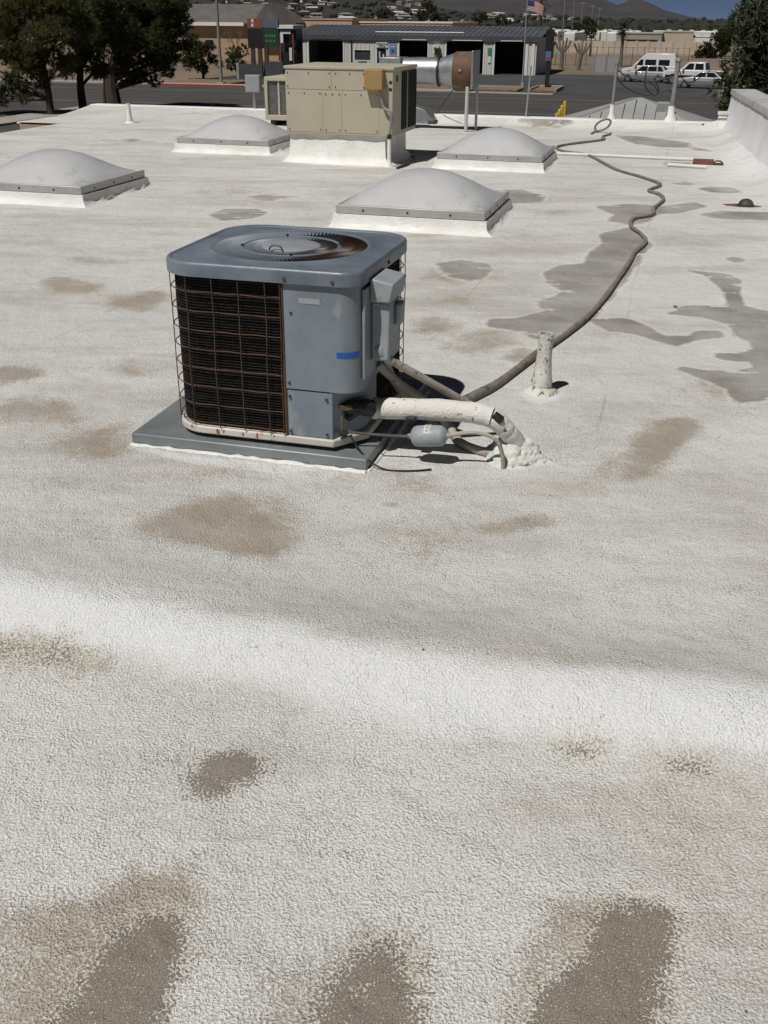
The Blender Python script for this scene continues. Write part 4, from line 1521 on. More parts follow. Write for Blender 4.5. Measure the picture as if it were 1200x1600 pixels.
def text_mesh(name, body, size, m, parent, loc, rot=(PI/2, 0, 0)):
    cu = bpy.data.curves.new(name, 'FONT')
    cu.body = body
    cu.size = size
    cu.align_x = 'CENTER'
    cu.align_y = 'CENTER'
    cu.extrude = .01
    tmp = bpy.data.objects.new(name+'_tmp', cu)
    COL.objects.link(tmp)
    dg = bpy.context.evaluated_depsgraph_get()
    me = bpy.data.meshes.new_from_object(tmp.evaluated_get(dg))
    bpy.data.objects.remove(tmp)
    me.materials.append(m)
    o = bpy.data.objects.new(name, me)
    COL.objects.link(o)
    o.parent = parent
    o.location = loc
    o.rotation_euler = rot
    return o


# ------------------------------------------------------------------ repair shop
VS = 122.0
M_SIDING = mat('pale_ribbed_siding', (.56, .55, .51), (.62, .61, .57), .6, .6)
M_TRIM = mat('white_trim', (.74, .74, .72), (.68, .68, .66), 1.0, .6)
M_SROOF = mat('dark_metal_roof', (.085, .095, .11), (.115, .125, .14), .5, .5, .2)
M_FASC = mat('slate_fascia', (.055, .06, .075), (.075, .08, .095), .6, .6)
M_SHOPIN = mat('shop_interior', (.03, .03, .032), (.05, .05, .05), .5, .8)
SU0, SU1 = onv(VS, 464, 80)[0], onv(VS, 838, 85)[0]
UC = (SU0+SU1)/2
shop = thing('repair_shop', 'long pale ribbed metal repair shop with dark open bays and slate roof', 'building', rf(UC, VS, GZ), -A)
z_e = onv(VS, 640, 57)[1]-GZ                           # eave
def sx(px):
    return onv(VS, px, 85)[0]-UC
def sz(px, py):
    return onv(VS, px, py)[1]-GZ
bays = [(481, 538, 60.5, 'bay'), (553, 580, 77, 'win'), (588, 604.5, 75, 'door'), (622, 670, 61, 'bay'), (695.5, 757, 60.5, 'bay'), (771, 820, 61.5, 'bay')]
xs = [SU0-UC]
wb = MB()
x_prev = SU0-UC
def rib_wall(b, x0, x1, z0, z1, y=0.0):
    b.box(x0, x1, y, y+.18, z0, z1)
    n = max(1, int((x1-x0)/.42))
    for k in range(n):
        xx = x0+(k+.5)*(x1-x0)/n
        b.box(xx-.045, xx+.045, y-.045, y-.0005, z0+.01, z1-.01)
for (a, c, ytop, kind) in bays:
    xa, xc = sx(a), sx(c)
    rib_wall(wb, x_prev, xa, 0, z_e)
    zt = sz((a+c)/2, ytop)
    if kind == 'win':
        zs = sz((a+c)/2, 95)
        rib_wall(wb, xa, xc, 0, zs)
        MB().box(xa, xc, .10, .13, zs, zt).build('window_pane', glass_dark('shop_glass', (.05, .055, .06)), shop)
        wf = MB()
        wf.box(xa, xc, -.02, .06, zs, zs+.08).box(xa, xc, -.02, .06, zt-.08, zt).box(xa, xa+.08, -.02, .06, zs+.08, zt-.08).box(xc-.08, xc, -.02, .06, zs+.08, zt-.08)
        wf.build('window_frame', M_TRIM, shop)
    elif kind == 'door':
        d_ = MB().box(xa+.08, xc-.08, .10, .15, .02, zt-.06).build('door', M_BLACK, shop)
        MB().box(xa+.3, xa+.42, .08, .099, 1.4, 2.2).build('door_notice', M_TRIM, d_)
        MB().box(xc-.5, xc-.36, .08, .099, 1.3, 1.9).build('door_notice', M_TRIM, d_)
        MB().box(xa+.28, xc-.28, .08, .099, .98, 1.06).build('handle', M_GALV, d_)
        f_ = MB().box(xa, xa+.08, -.02, .1, 0, zt).box(xc-.08, xc, -.02, .1, 0, zt).box(xa+.08, xc-.08, -.02, .1, zt-.06, zt)
        f_.build('door_frame', M_TRIM, shop)
    else:
        f_ = MB().box(xa, xa+.14, -.06, .2, 0, zt).box(xc-.14, xc, -.06, .2, 0, zt).box(xa+.14, xc-.14, -.06, .2, zt-.14, zt)
        f_.build('bay_frame', M_TRIM, shop)
        # rolled up door high inside the opening
        MB().cyl((xa+.1, .75, zt-.02), (xc-.1, .75, zt-.02), .22, n=12).build('rolled_door', M_GALV, shop)
    rib_wall(wb, xa, xc, zt, z_e)
    x_prev = xc
rib_wall(wb, x_prev, SU1-UC, 0, z_e)
DEP = 14.0
x0, x1 = SU0-UC, SU1-UC
wb.box(x0, x0+.18, .18, DEP, 0, z_e).box(x1-.18, x1, .18, DEP, 0, z_e).box(x0+.18, x1-.18, DEP-.18, DEP, 0, z_e)
wb.build('wall', M_SIDING, shop, smooth=False)
MB().box(x0+.18, x1-.18, .3, DEP-.2, .02, .04).build('floor', M_SHOPIN, shop, smooth=False)
MB().box(x0+.19, x1-.19, 7.0, 7.1, .04, z_e-.1).build('inner_wall', M_SHOPIN, shop, smooth=False)
for px in (545, 612, 682, 763):
    MB().box(sx(px)-.1, sx(px)+.1, .2, 7.0, .04, z_e-.1).build('partition', M_SHOPIN, shop, smooth=False)
# roof: low gable, ridge along the length
zr = z_e+.95
ov = .14
vs = [(x0-.5, -ov, z_e-.02), (x1+.5, -ov, z_e-.02), (x1+.5, DEP/2, zr), (x0-.5, DEP/2, zr), (x0-.5, DEP+ov, z_e-.02), (x1+.5, DEP+ov, z_e-.02)]
vs += [(x, y, z+.12) for x, y, z in vs]
rf_ = MB().add(vs, [(0, 3, 2, 1), (3, 4, 5, 2), (6, 7, 8, 9), (9, 8, 11, 10), (0, 1, 7, 6), (4, 10, 11, 5), (1, 2, 8, 7), (2, 5, 11, 8), (0, 6, 9, 3), (3, 9, 10, 4)]).build('roof', M_SROOF, shop, smooth=False)
for k in range(int((x1-x0)/.6)):
    xx = x0+.3+k*.6
    b = MB().add([(xx-.03, -ov, z_e+.105), (xx+.03, -ov, z_e+.105), (xx+.03, DEP/2, zr+.125), (xx-.03, DEP/2, zr+.125), (xx-.03, -ov, z_e+.16), (xx+.03, -ov, z_e+.16), (xx+.03, DEP/2, zr+.18), (xx-.03, DEP/2, zr+.18)],
                 [(4, 5, 6, 7), (0, 1, 5, 4), (1, 2, 6, 5), (3, 0, 4, 7), (2, 3, 7, 6)])
    b.build('roof_rib', M_SROOF, rf_, smooth=False)
MB().box(x0-.52, x1+.52, -ov-.06, -ov-.002, z_e-.42, z_e+.11).build('fascia', M_FASC, shop)
for (a, c) in ((481, 538), (622, 670), (700, 757), (775, 820)):
    MB().box(sx(a)+.5, sx(c)-.3, -ov-.09, -ov-.062, z_e-.36, z_e-.28).build('fascia_sign', M_TRIM if a != 481 else M_FASC, shop)
MB().cyl((sx(582), 1.2, z_e+.42), (sx(720), 1.2, z_e+.42), .06, n=8).build('roof_pipe', M_TRIM, shop)
MB().cyl((sx(549.5), -.1, 0), (sx(549.5), -.1, z_e-.3), .07, n=8).build('downpipe', M_BLACK, shop)
for px in (823, 833):
    MB().box(sx(px)-.16, sx(px)+.16, -.1, -.046, 0, z_e-.4).build('corner_trim', M_TRIM, shop)

# signs fixed flat on the front
def sign(name, label, x0, y0, x1, y1, m, v=VS-.07, th=.04):
    a, c, z0, z1 = rect(v, x0, y0, x1, y1)
    t = thing(name, label, 'sign', rf((a+c)/2, v, z0), -A)
    MB().box(-(c-a)/2, (c-a)/2, -th, th*.5, 0, z1-z0).build('panel', m, t)
    return t, c-a, z1-z0
M_PAPER = mat('sign_white', (.66, .68, .68), (.6, .62, .62), 1.2, .5)
M_INK = mat('sign_ink', (.04, .05, .09), rough=.6)
M_BLUE = mat('sign_blue', (.08, .19, .42), (.10, .23, .48), 1.0, .5)
M_PINK = mat('sign_pink', (.48, .20, .22), (.52, .30, .30), 1.5, .5)
M_ORANGE = mat('sign_orange', (.50, .29, .05), (.55, .33, .08), 1.5, .5)
M_GREEN = mat('sign_green', (.03, .22, .08), (.04, .26, .1), 1.5, .5)
t, w_, h_ = sign('office_sign', 'small white welcome office sign above the dark shop door', 587.5, 66, 606, 74.5, M_PAPER)
text_mesh('lettering', 'Welcome', .36, M_INK, t, (0, -.055, h_*.70))
text_mesh('lettering', 'Office', .36, M_INK, t, (0, -.055, h_*.28))
t, w_, h_ = sign('wall_poster', 'blue poster on the shop wall right of the door', 609, 69.5, 619, 84.5, M_BLUE)
MB().box(-.15, .15, -.05, -.041, h_*.2, h_*.45).build('print', M_INK, t)
MB().box(-w_*.36, w_*.36, -.05, -.041, h_*.72, h_*.82).build('print', M_PAPER, t)
t, w_, h_ = sign('wall_poster', 'pink poster on the shop wall just below the blue one', 609, 85, 619, 98.5, M_PINK)
MB().lathe([(.2, -.006), (.2, .006)], 14).build('print', M_PAPER, t)
t.children[-1].rotation_euler = (PI/2, 0, 0)
t.children[-1].location = (0, -.048, h_*.5)
t, w_, h_ = sign('wall_poster', 'small white notice at the foot of the pink poster', 609, 99, 619, 102, M_PAPER)
t, w_, h_ = sign('round_emblem_sign', 'white sign with round navy emblem between two open bays', 677, 66, 688, 82, M_PAPER)
MB().lathe([(w_*.34, -.006), (w_*.34, .006)], 18).build('emblem', mat('emblem_navy', (.09, .10, .19), (.12, .13, .22), 3, .5), t)
t.children[-1].rotation_euler = (PI/2, 0, 0)
t.children[-1].location = (0, -.048, h_*.64)
MB().box(-w_*.3, w_*.3, -.05, -.041, h_*.16, h_*.24).build('print', M_INK, t)
t, w_, h_ = sign('wall_poster', 'orange sign with white emblem below the round emblem sign', 677, 83, 688, 93, M_ORANGE)
MB().lathe([(w_*.25, -.006), (w_*.25, .006)], 14).build('print', M_PAPER, t)
t.children[-1].rotation_euler = (PI/2, 0, 0)
t.children[-1].location = (0, -.048, h_*.5)
sign('wall_poster', 'green and white notice left of the rightmost open bay', 762.5, 75, 768, 87, M_GREEN)
sign('wall_poster', 'white notice under the green one left of the rightmost bay', 762.5, 88, 767, 98, M_PAPER)
sign('wall_banner', 'small dark blue banner below the shop window', 560, 96, 573, 101.5, mat('banner_blue', (.04, .035, .16), (.06, .05, .2), 2, .5), v=VS-.12)

# ------------------------------------------------------------------ pylon sign and kiosk left of the shop
VP = 106.0
def pyl(par, name, x0, y0, x1, y1, m, dy0=-.15, dy1=.15, ref=None, bevel=0.0, zmin=None):
    a, c, z0, z1 = rect(VP, x0, y0, x1, y1)
    z0 = z0 if zmin is None else zmin
    return MB().box(a-ref, c-ref, dy0, dy1, z0-GZ, z1-GZ).build(name, m, par, bevel=bevel)
ref = onv(VP, 412, 100)[0]
t = thing('pylon_sign', 'dark pylon sign with red, blue and green panels beside the shop', 'sign', rf(ref, VP, GZ), -A)
M_SRED = mat('sign_red_brown', (.20, .055, .04), (.24, .07, .05), 1.5, .6)
M_SPUR = mat('sign_slate_blue', (.10, .11, .16), (.12, .13, .18), 1.5, .6)
M_SGRN = mat('sign_dark_green', (.007, .045, .02), (.009, .055, .024), 2, .5)
pyl(t, 'panel', 387, 29, 410, 44, M_SRED, ref=ref)
pyl(t, 'panel', 410.3, 30, 435, 43, M_SPUR, ref=ref, dy0=-.14)
pyl(t, 'panel', 388, 44.3, 411, 75, M_BLACK, ref=ref)
gp = pyl(t, 'price_panel', 411.3, 44.3, 436, 72, M_SGRN, ref=ref, dy0=-.14)
M_DIG = mat('price_digits', (.10, .2, .17), rough=.6)
for (x, y) in ((416, 56), (419, 56), (423, 56), (426.5, 56), (430, 56), (417, 64), (421, 64), (425, 64), (429, 64)):
    pyl(gp, 'digit', x-.9, y-2, x+.9, y+2, M_DIG, -.16, -.145, ref=ref)
for k, x in enumerate((393, 404, 414)):
    pyl(t, 'post', x, 70, x+6, 120, mat('post_brown', (.05, .03, .025), (.07, .045, .035), 3, .7), -.12, .12, ref=ref, zmin=GZ-.05)
for y in (32.5, 39.5):
    a_, c_, z0, z1 = rect(VP, 393.5, y-2.5, 397, y+2.5)
    MB().box(a_-ref, c_-ref, -.18, -.151, z0-GZ, z1-GZ).build('mark', M_PAPER, t)
ref = onv(104, 392, 115)[0]
t = thing('planter_wall', 'low dark planter wall under the pylon sign', 'wall', rf(ref, 104, GZ), -A)
M_DWALL = mat('dark_wall', (.045, .045, .055), (.06, .06, .07), 1.2, .8)
MB().box(-1.2, 1.3, -.15, .15, -.05, 1.35).build('wall', M_DWALL, t)
MB().box(-1.45, -1.2, -.2, .2, -.05, 1.45).build('end_post', M_CONC, t)
MB().box(1.3, 3.4, .2, .5, -.05, 1.6).build('wall', M_DWALL, t)
ref = onv(116, 448, 80)[0]
t = thing('pump_kiosk', 'small kiosk with white flat canopy and dark glass beside the shop', 'kiosk', rf(ref, 116, GZ), -A)
a, c, z0, z1 = rect(116, 436, 39, 461, 45)
MB().box(a-ref, c-ref, -.6, 3.0, z0-GZ, z1-GZ).build('canopy', M_TRIM, t, bevel=.03)
MB().box(a-ref+.1, c-ref-.1, -.1, 2.6, 0, 2.1).build('base', M_BLACK, t)
MB().box(a-ref+.1, c-ref-.1, .5, 2.6, 2.1, z0-GZ).build('glass_box', glass_dark('kiosk_glass', (.03, .035, .04)), t)
for xx in (a-ref+.12, c-ref-.24):
    MB().box(xx, xx+.12, -.3, -.15, 0, z0-GZ).build('post', M_SRED, t)
aa, cc, z0, z1 = rect(115.6, 438, 48, 454, 67)
MB().box(aa-ref, aa-ref+.3, -.4, -.2, z0-GZ, z1-GZ).box(aa-ref+.3, cc-ref, -.4, -.2, z1-GZ-.3, z1-GZ).build('window_frame', M_TRIM, t)
MB().box(aa-ref+1.0, aa-ref+1.3, -.45, -.41, 1.3, 2.6).build('notice', M_PAPER, t)

# ------------------------------------------------------------------ houses and halls behind
def hall(label, v, x0, x1, ytop, dep, m, name='flat_hall', capm=None, zmin=GZ):
    a, c_, _, z1 = rect(v, x0, ytop, x1, ytop+30)
    t = thing(name, label, 'building', rf((a+c_)/2, v, zmin), -A)
    h = (c_-a)/2
    H_ = z1-zmin
    MB().box(-h, h, 0, dep, -.05, H_).build('wall', m, t, smooth=False)
    MB().box(-h-.1, h+.1, -.1, .25, H_, H_+.18).box(-h-.1, h+.1, dep-.25, dep+.1, H_, H_+.18).box(-h-.1, -h+.25, .25, dep-.25, H_, H_+.18).box(h-.25, h+.1, .25, dep-.25, H_, H_+.18).build('parapet', capm or m, t, smooth=False)
    return t, h, H_
M_PEACH = mat('peach_stucco', (.47, .33, .235), (.52, .38, .28), .3, .9)
M_BEIGE = mat('beige_block', (.45, .38, .30), (.52, .45, .36), .4, .9)
M_GREYB = mat('grey_block', (.30, .28, .255), (.36, .34, .31), .3, .9)
hall('peach stucco hall behind the left half of the shop roof', 160, 441, 550, 31, 20, M_PEACH, capm=M_PEACH)
hall('lower peach stucco hall with pale coping behind the middle of the shop roof', 163, 548.5, 706, 36, 20, M_PEACH, capm=M_TRIM)
# big gabled house at left
ref, _ = onv(150, 350, 50)
t = thing('gabled_house', 'tan house with broad grey gable roof and white fascia behind the pylon sign', 'house', rf(ref, 150, GZ), -A)
a, c_, z0, z1 = rect(150, 240, 36, 388, 80)
ze = z1-GZ
xr = onv(150, 440, 38)[0]-ref
xl = a-ref-6
MB().box(xl, xr-.6, 0, 12, -.05, ze).build('wall', mat('tan_wall', (.38, .26, .16), (.43, .31, .20), .3, .9), t, smooth=False)
zr_ = onv(156, 360, 9)[1]-GZ
b = MB().add([(xl-.6, -.8, ze-.1), (xr, -.8, ze-.1), (xr, 12.8, ze-.1), (xl-.6, 12.8, ze-.1), (xl-.6, 6, zr_), (xr-2.4, 6, zr_),
              (xl-.6, -.8, ze+.12), (xr, -.8, ze+.12), (xr, 12.8, ze+.12), (xl-.6, 12.8, ze+.12), (xl-.6, 6, zr_+.22), (xr-2.4, 6, zr_+.22)],
             [(0, 3, 2, 1), (6, 7, 11, 10), (7, 8, 11), (8, 9, 10, 11), (9, 6, 10), (0, 1, 7, 6), (1, 2, 8, 7), (2, 3, 9, 8), (3, 0, 6, 9)])
b.build('roof', mat('grey_shingle', (.10, .09, .085), (.14, .125, .115), .6, .9), t, smooth=False)
MB().box(xl-.6, xr-5.4, -.9, -.81, ze-.32, ze+.14).build('fascia', M_TRIM, t)
for xx in (-11, -7.4, -3.0):
    w2 = MB().box(xx, xx+1.4, -.04, .02, 1.3, 2.7).build('window', mat('house_trim', (.45, .4, .33), rough=.7), t)
    MB().box(xx+.1, xx+1.3, -.06, -.041, 1.4, 2.6).build('pane', glass_dark('house_glass'), w2)
bx_, _ = onv(150, 425, 40)
b = MB().add([(bx_-ref-2.2, -2.2, ze-.05), (bx_-ref+2.2, -2.2, ze-.05), (bx_-ref, -2.2, ze+2.5), (bx_-ref-2.2, 4, ze-.05), (bx_-ref+2.2, 4, ze-.05), (bx_-ref, 4, ze+2.5)],
             [(0, 1, 2), (1, 4, 5, 2), (0, 2, 5, 3)])
b.build('front_gable', MATS['grey_shingle'], t, smooth=False)

# storage hall, long shed and block wall at right
hall('plain beige block building beyond the wall at right', 235, 1035, 1082, 50.5, 14, M_BEIGE)
t, h, H_ = hall('long low grey shed with dark openings beyond the block wall', 228, 962, 1033, 53, 9, M_GREYB, name='storage_shed')
for k in range(5):
    MB().box(-h+1.0+k*(2*h-2)/5, -h+2.6+k*(2*h-2)/5, -.05, .1, .1, H_-1.0).build('opening', M_BLACK, t)
hall('pale low roofed building at the far right by the trees', 260, 1085, 1132, 58, 10, M_TRIM)
ua, _ = onv(205, 868, 70)
ub, _ = onv(205, 1125, 74)
_, zt = onv(205, 1000, 65)
t = thing('block_wall', 'long beige block wall behind the parked vehicles', 'wall', rf((ua+ub)/2, 205, GZ), -A)
MB().box(-(ub-ua)/2, (ub-ua)/2, 0, .25, -.1, zt-GZ).build('wall', M_BEIGE, t, smooth=False)
for k in range(15):
    x = -(ub-ua)/2+.2+k*(ub-ua-.4)/14
    MB().box(x-.25, x+.25, -.12, .37, -.1, zt-GZ+.12).build('pier', M_BEIGE, t, smooth=False)

# ------------------------------------------------------------------ far recreational vehicles
M_RV = mat('rv_white', (.66, .66, .64), (.58, .58, .56), .6, .4)
def rv():
    t = thing('camper', 'white camper parked in the far lot behind the shop', 'camper', (0, 0, 0), 0, 'campers in the far storage lot')
    prof = [(-3.8, .6), (3.2, .6), (3.9, 1.2), (3.9, 2.9), (3.5, 3.15), (-3.6, 3.15), (-3.8, 2.9)]
    MB().prismy(prof, -1.2, 1.2).build('body', M_RV, t, bevel=.12)
    for x in (-2.4, -.5, 1.6):
        MB().box(x, x+.9, -1.23, -1.19, 1.7, 2.3).build('window', glass_dark('rv_glass'), t)
    MB().box(-3.7, 3.6, -1.22, -1.195, 1.15, 1.35).build('stripe', mat('rv_stripe', (.2, .22, .25), rough=.5), t)
    for x in (-.8, .2):
        for sg in (-1, 1):
            MB().cyl((x, sg*1.02, .36), (x, sg*1.22, .36), .36, n=14).build('wheel', M_TYRE, t)
    MB().box(-.5, .5, -.4, .4, 3.15, 3.4).build('roof_unit', M_RV, t, bevel=.05)
    return t
proto = rv()
rnd = random.Random(12)
spots = []
for k in range(9):
    spots.append((755+k*11+rnd.uniform(-2, 2), 238+rnd.uniform(-10, 10), rnd.uniform(-.3, .3)+(PI/2 if k % 3 == 1 else 0)))
for k in range(13):
    spots.append((866+k*11+rnd.uniform(-3, 3), 262+rnd.uniform(-25, 40), rnd.uniform(-.4, .4)+(PI/2 if k % 2 else 0)))
for k in range(5):
    spots.append((1045+k*18, 300+rnd.uniform(-15, 15), rnd.uniform(-.4, .4)))
for i, (px, v, ro) in enumerate(spots):
    o = proto if i == 0 else copy_tree(proto)
    u_, _ = onv(v, px, 50)
    o.location = rf(u_, v, GZ)
    o.rotation_euler = (0, 0, -A+ro)
    o['label'] = ('white camper roof showing just above the shop roof' if i < 9 else 'white camper in the far lot between the pillar sign and the palm' if i < 22 else 'white camper in the far lot right of the palm')

# ------------------------------------------------------------------ parked vehicles
M_GLASS = glass_dark('car_glass', (.012, .014, .018), .05)
M_RIM = mat('wheel_rim', (.36, .36, .37), (.42, .42, .43), 8, .35, .7)
M_LAMP = mat('headlamp', (.6, .6, .58), rough=.15)
M_TAILR = mat('tail_lamp', (.25, .02, .02), rough=.2)
def paint(name, c):
    m = mat(name, c, tuple(x*.93 for x in c), 1.0, .28)
    m.node_tree.nodes['Principled BSDF'].inputs['Coat Weight'].default_value = .5
    return m


def vehicle(name, label, cat, u, v, rz, Lc, Wc, lower, cab, wheels, rw, m, m2=None, windows=(), sill=.32, front=-1):
    t = thing(name, label, cat, rf(u, v, GZ+.012), -A+rz)
    hw = Wc/2
    body = MB().prismy(lower, -hw, hw).build('body', m, t, bevel=.07, seg=3)
    if m2:
        MB().box(min(p[0] for p in lower)+.25, max(p[0] for p in lower)-.25, -hw-.012, hw+.012, sill, sill+.34).build('lower_cladding', m2, body, bevel=.02)
    # cabin tapers towards the roof
    zb, zt = min(p[1] for p in cab), max(p[1] for p in cab)
    n = len(cab)
    vs = []
    for sg in (-1, 1):
        for (x, z) in cab:
            k = (z-zb)/(zt-zb)
            vs.append((x, sg*(hw-.05-.16*k), z))
    fs = [tuple(range(n)), tuple(range(2*n-1, n-1, -1))]+[((i+1) % n, i, n+i, n+(i+1) % n) for i in range(n)]
    cb = MB().add(vs, fs).build('cabin', m, t, bevel=.05, seg=3)
    def yat(z):
        return hw-.05-.16*(z-zb)/(zt-zb)+.012
    for q in windows:
        for sg in (-1, 1):
            vs = [(x, sg*yat(z), z) for (x, z) in q]+[(x, sg*(yat(z)-.03), z) for (x, z) in q]
            n = len(q)
            fs = [tuple(range(n)), tuple(range(2*n-1, n-1, -1))]+[((i+1) % n, i, n+i, n+(i+1) % n) for i in range(n)]
            if sg > 0:
                fs = [f[::-1] for f in fs]
            MB().add(vs, fs).build('side_window', M_GLASS, cb)
    for (x0, z0), (x1, z1), nm in ((cab[0], cab[-1], 'windscreen'), (cab[1], cab[2], 'rear_window')):
        dx = -.02 if nm == 'windscreen' else .02
        a, c_ = .12, .88
        pa = (x0+(x1-x0)*a+dx, z0+(z1-z0)*a)
        pb = (x0+(x1-x0)*c_+dx, z0+(z1-z0)*c_)
        ya, yb = yat(pa[1])-.12, yat(pb[1])-.12
        MB().add([(pa[0], -ya, pa[1]), (pa[0], ya, pa[1]), (pb[0], yb, pb[1]), (pb[0], -yb, pb[1])], [(0, 1, 2, 3)]).build(nm, M_GLASS, cb, smooth=False)
    xf, xb = min(p[0] for p in lower), max(p[0] for p in lower)
    for x in wheels:
        for sg in (-1, 1):
            MB().cyl((x, sg*(hw-.10), rw), (x, sg*(hw+.006), rw), rw*1.2, n=22).build('wheel_arch', M_BLACK, body)
            w_o = MB().lathe([(rw*.6, -.115), (rw*.93, -.11), (rw, -.08), (rw, .08), (rw*.93, .11), (rw*.6, .115)], 24).build('wheel', M_TYRE, t)
            w_o.rotation_euler = (PI/2, 0, 0)
            w_o.location = (x, sg*(hw-.095), rw)
            MB().lathe([(rw*.62, -.122), (rw*.62, .122)], 18).build('rim', M_RIM, w_o)
    zl = [p[1] for p in lower if p[0] < xf+.4]
    zf = sum(zl)/len(zl)
    for sg in (-1, 1):
        MB().box(xf-.02, xf+.12, sg*hw*.62-.18, sg*hw*.62+.18, zf+.02, zf+.2).build('headlight', M_LAMP, body, bevel=.02)
        MB().box(xb-.1, xb+.015, sg*hw*.72-.14, sg*hw*.72+.14, zf+.05, zf+.4).build('tail_light', M_TAILR, body, bevel=.02)
        MB().box(cab[0][0]+.3, cab[0][0]+.48, sg*(hw+.13)-.1, sg*(hw+.13)+.1, zb+.05, zb+.24).build('mirror', m, cb, bevel=.03)
    MB().box(xf-.06, xf+.1, -hw+.1, hw-.1, sill+.02, sill+.24).build('bumper', m2 or M_RIM, body, bevel=.04)
    MB().box(xf-.015, xf+.05, -hw*.42, hw*.42, zf-.02, zf+.16).build('grille', M_BLACK, body, bevel=.01)
    return t


VW = paint('white_paint', (.68, .68, .67))
SIL = paint('silver_paint', (.40, .41, .42))
SV2 = mat('silver_cladding', (.16, .16, .165), (.2, .2, .2), 3, .5)


def place(px0, px1, py):
    u_, v_ = UV((px0+px1)/2, py, GZ)
    a, _ = onv(v_, px0, py)
    c_, _ = onv(v_, px1, py)
    return u_, v_, c_-a


u_, v_, L_ = place(972, 1057, 123)
vehicle('camper_van', 'white high roof camper van parked behind the silver wagon', 'van', u_, v_, R(-10), 5.6, 2.0,
        [(-2.75, .42), (2.75, .42), (2.78, 1.25), (-1.35, 1.25), (-1.75, 1.12), (-2.6, .98), (-2.8, .78)],
        [(-1.75, 1.2), (2.74, 1.2), (2.66, 2.12), (2.5, 2.45), (-.35, 2.45), (-.7, 2.2)], (-1.95, 1.75), .36, VW,
        windows=[[(-1.32, 1.3), (-.62, 1.3), (-.62, 1.86), (-.9, 1.86)], [(-.42, 1.3), (.72, 1.3), (.72, 1.86), (-.42, 1.86)], [(.98, 1.3), (2.1, 1.3), (2.1, 1.86), (.98, 1.86)]])
u_, v_, L_ = place(970, 1042, 128)
vehicle('station_wagon', 'silver wagon parked in front of the white camper van', 'car', u_, v_, R(-6), 4.8, 1.8,
        [(-2.4, .35), (2.4, .35), (2.42, .92), (1.9, .98), (-.9, .98), (-2.2, .86), (-2.45, .68)],
        [(-1.15, .95), (2.25, .95), (1.75, 1.52), (-.25, 1.52)], (-1.5, 1.45), .33, SIL, SV2,
        windows=[[(-.72, 1.02), (.28, 1.02), (.28, 1.44), (-.22, 1.44)], [(.40, 1.02), (1.25, 1.02), (1.2, 1.44), (.40, 1.44)], [(1.36, 1.02), (1.9, 1.02), (1.62, 1.44), (1.32, 1.44)]])
u_, v_, L_ = place(1048, 1128, 132)
vehicle('pickup_truck', 'white crew cab pickup truck parked right of the camper van', 'pickup truck', u_-.2, v_, R(-14), 5.8, 2.0,
        [(-2.9, .55), (2.9, .55), (2.92, 1.28), (-.95, 1.28), (-2.6, 1.22), (-2.92, .98)],
        [(-1.35, 1.24), (1.15, 1.24), (.98, 1.98), (-.55, 1.98)], (-1.9, 1.85), .43, VW, M_BLACK,
        windows=[[(-.95, 1.33), (-.02, 1.33), (-.02, 1.86), (-.48, 1.86)], [(.12, 1.33), (.95, 1.33), (.86, 1.86), (.12, 1.86)]], sill=.5)
u_, v_, L_ = place(1060, 1132, 138)
vehicle('sedan', 'silver sedan parked in front of the white pickup truck', 'car', u_, v_, R(-7), 4.6, 1.75,
        [(-2.3, .32), (2.3, .32), (2.32, .92), (1.5, .95), (-.9, .93), (-2.1, .80), (-2.35, .6)],
        [(-1.05, .9), (1.75, .9), (1.05, 1.42), (-.2, 1.42)], (-1.45, 1.4), .32, SIL, SV2,
        windows=[[(-.66, .97), (.3, .97), (.3, 1.34), (-.16, 1.34)], [(.42, .97), (1.4, .97), (.98, 1.34), (.42, 1.34)]])

# ------------------------------------------------------------------ poles, bollards, panels, fence
M_POLE = mat('grey_pole', (.24, .24, .235), (.30, .30, .29), 1.0, .6, .3)
M_YEL = mat('yellow_paint', (.60, .40, .03), (.52, .34, .03), 2.0, .55, c3=(.35, .25, .06), s3=9, t3=.66)
labs = ['tallest yellow bollard, rightmost in the row beyond the roof', 'yellow bollard second from the right beyond the roof', 'yellow bollard third from the right beyond the roof', 'shortest yellow bollard, leftmost in the row beyond the roof']
for i, (x, y) in enumerate(((883, 157.5), (878.5, 164), (874.5, 170), (870.5, 176))):
    zt = GZ+1.25
    p = P(x, y, zt)
    t = thing('bollard', labs[i], 'bollard', (p.x, p.y, GZ), -A, 'yellow bollards beyond the roof')
    MB().lathe([(.10, -.02), (.10, 1.14), (.085, 1.20), (.05, 1.24), (.001, 1.25)], 14).build('post', M_YEL, t)
    MB().lathe([(.16, -.02), (.16, .05), (.1, .06)], 14).build('footing', M_CONC, t)

def pole(name, label, pxb, pyb, pxt, r0, r1, h, m, v=None):
    u_, v_ = UV(pxb, pyb, GZ) if v is None else (onv(v, pxb, 60)[0], v)
    t = thing(name, label, 'pole', rf(u_, v_, GZ), -A)
    ut = onv(v_, pxt, 20)[0]
    MB().cyl((0, 0, -.05), (0, 0, h), r0, r1, n=10).build('shaft', m, t)
    MB().box(-r0*2, r0*2, -r0*2, r0*2, -.05, .25).build('foot', M_CONC, t)
    return t
t = pole('street_light', 'tall grey street light pole between the pines and the pylon sign', 346, 133, 340, .16, .09, 9.5, M_POLE)
MB().tube(smoothpts([(0, 0, 9.3), (0, -.8, 9.7), (0, -2.2, 9.8)], 5), .06, 8).build('arm', M_POLE, t)
MB().box(-.16, .16, -2.8, -2.1, 9.72, 9.86).build('lamp_head', M_POLE, t, bevel=.03)
t = pole('flagpole', 'slim pale flagpole with striped flag in front of the shop', 816, 134, 827, .07, .04, 9.6, mat('pale_pole', (.42, .42, .41), rough=.45, metal=.4))
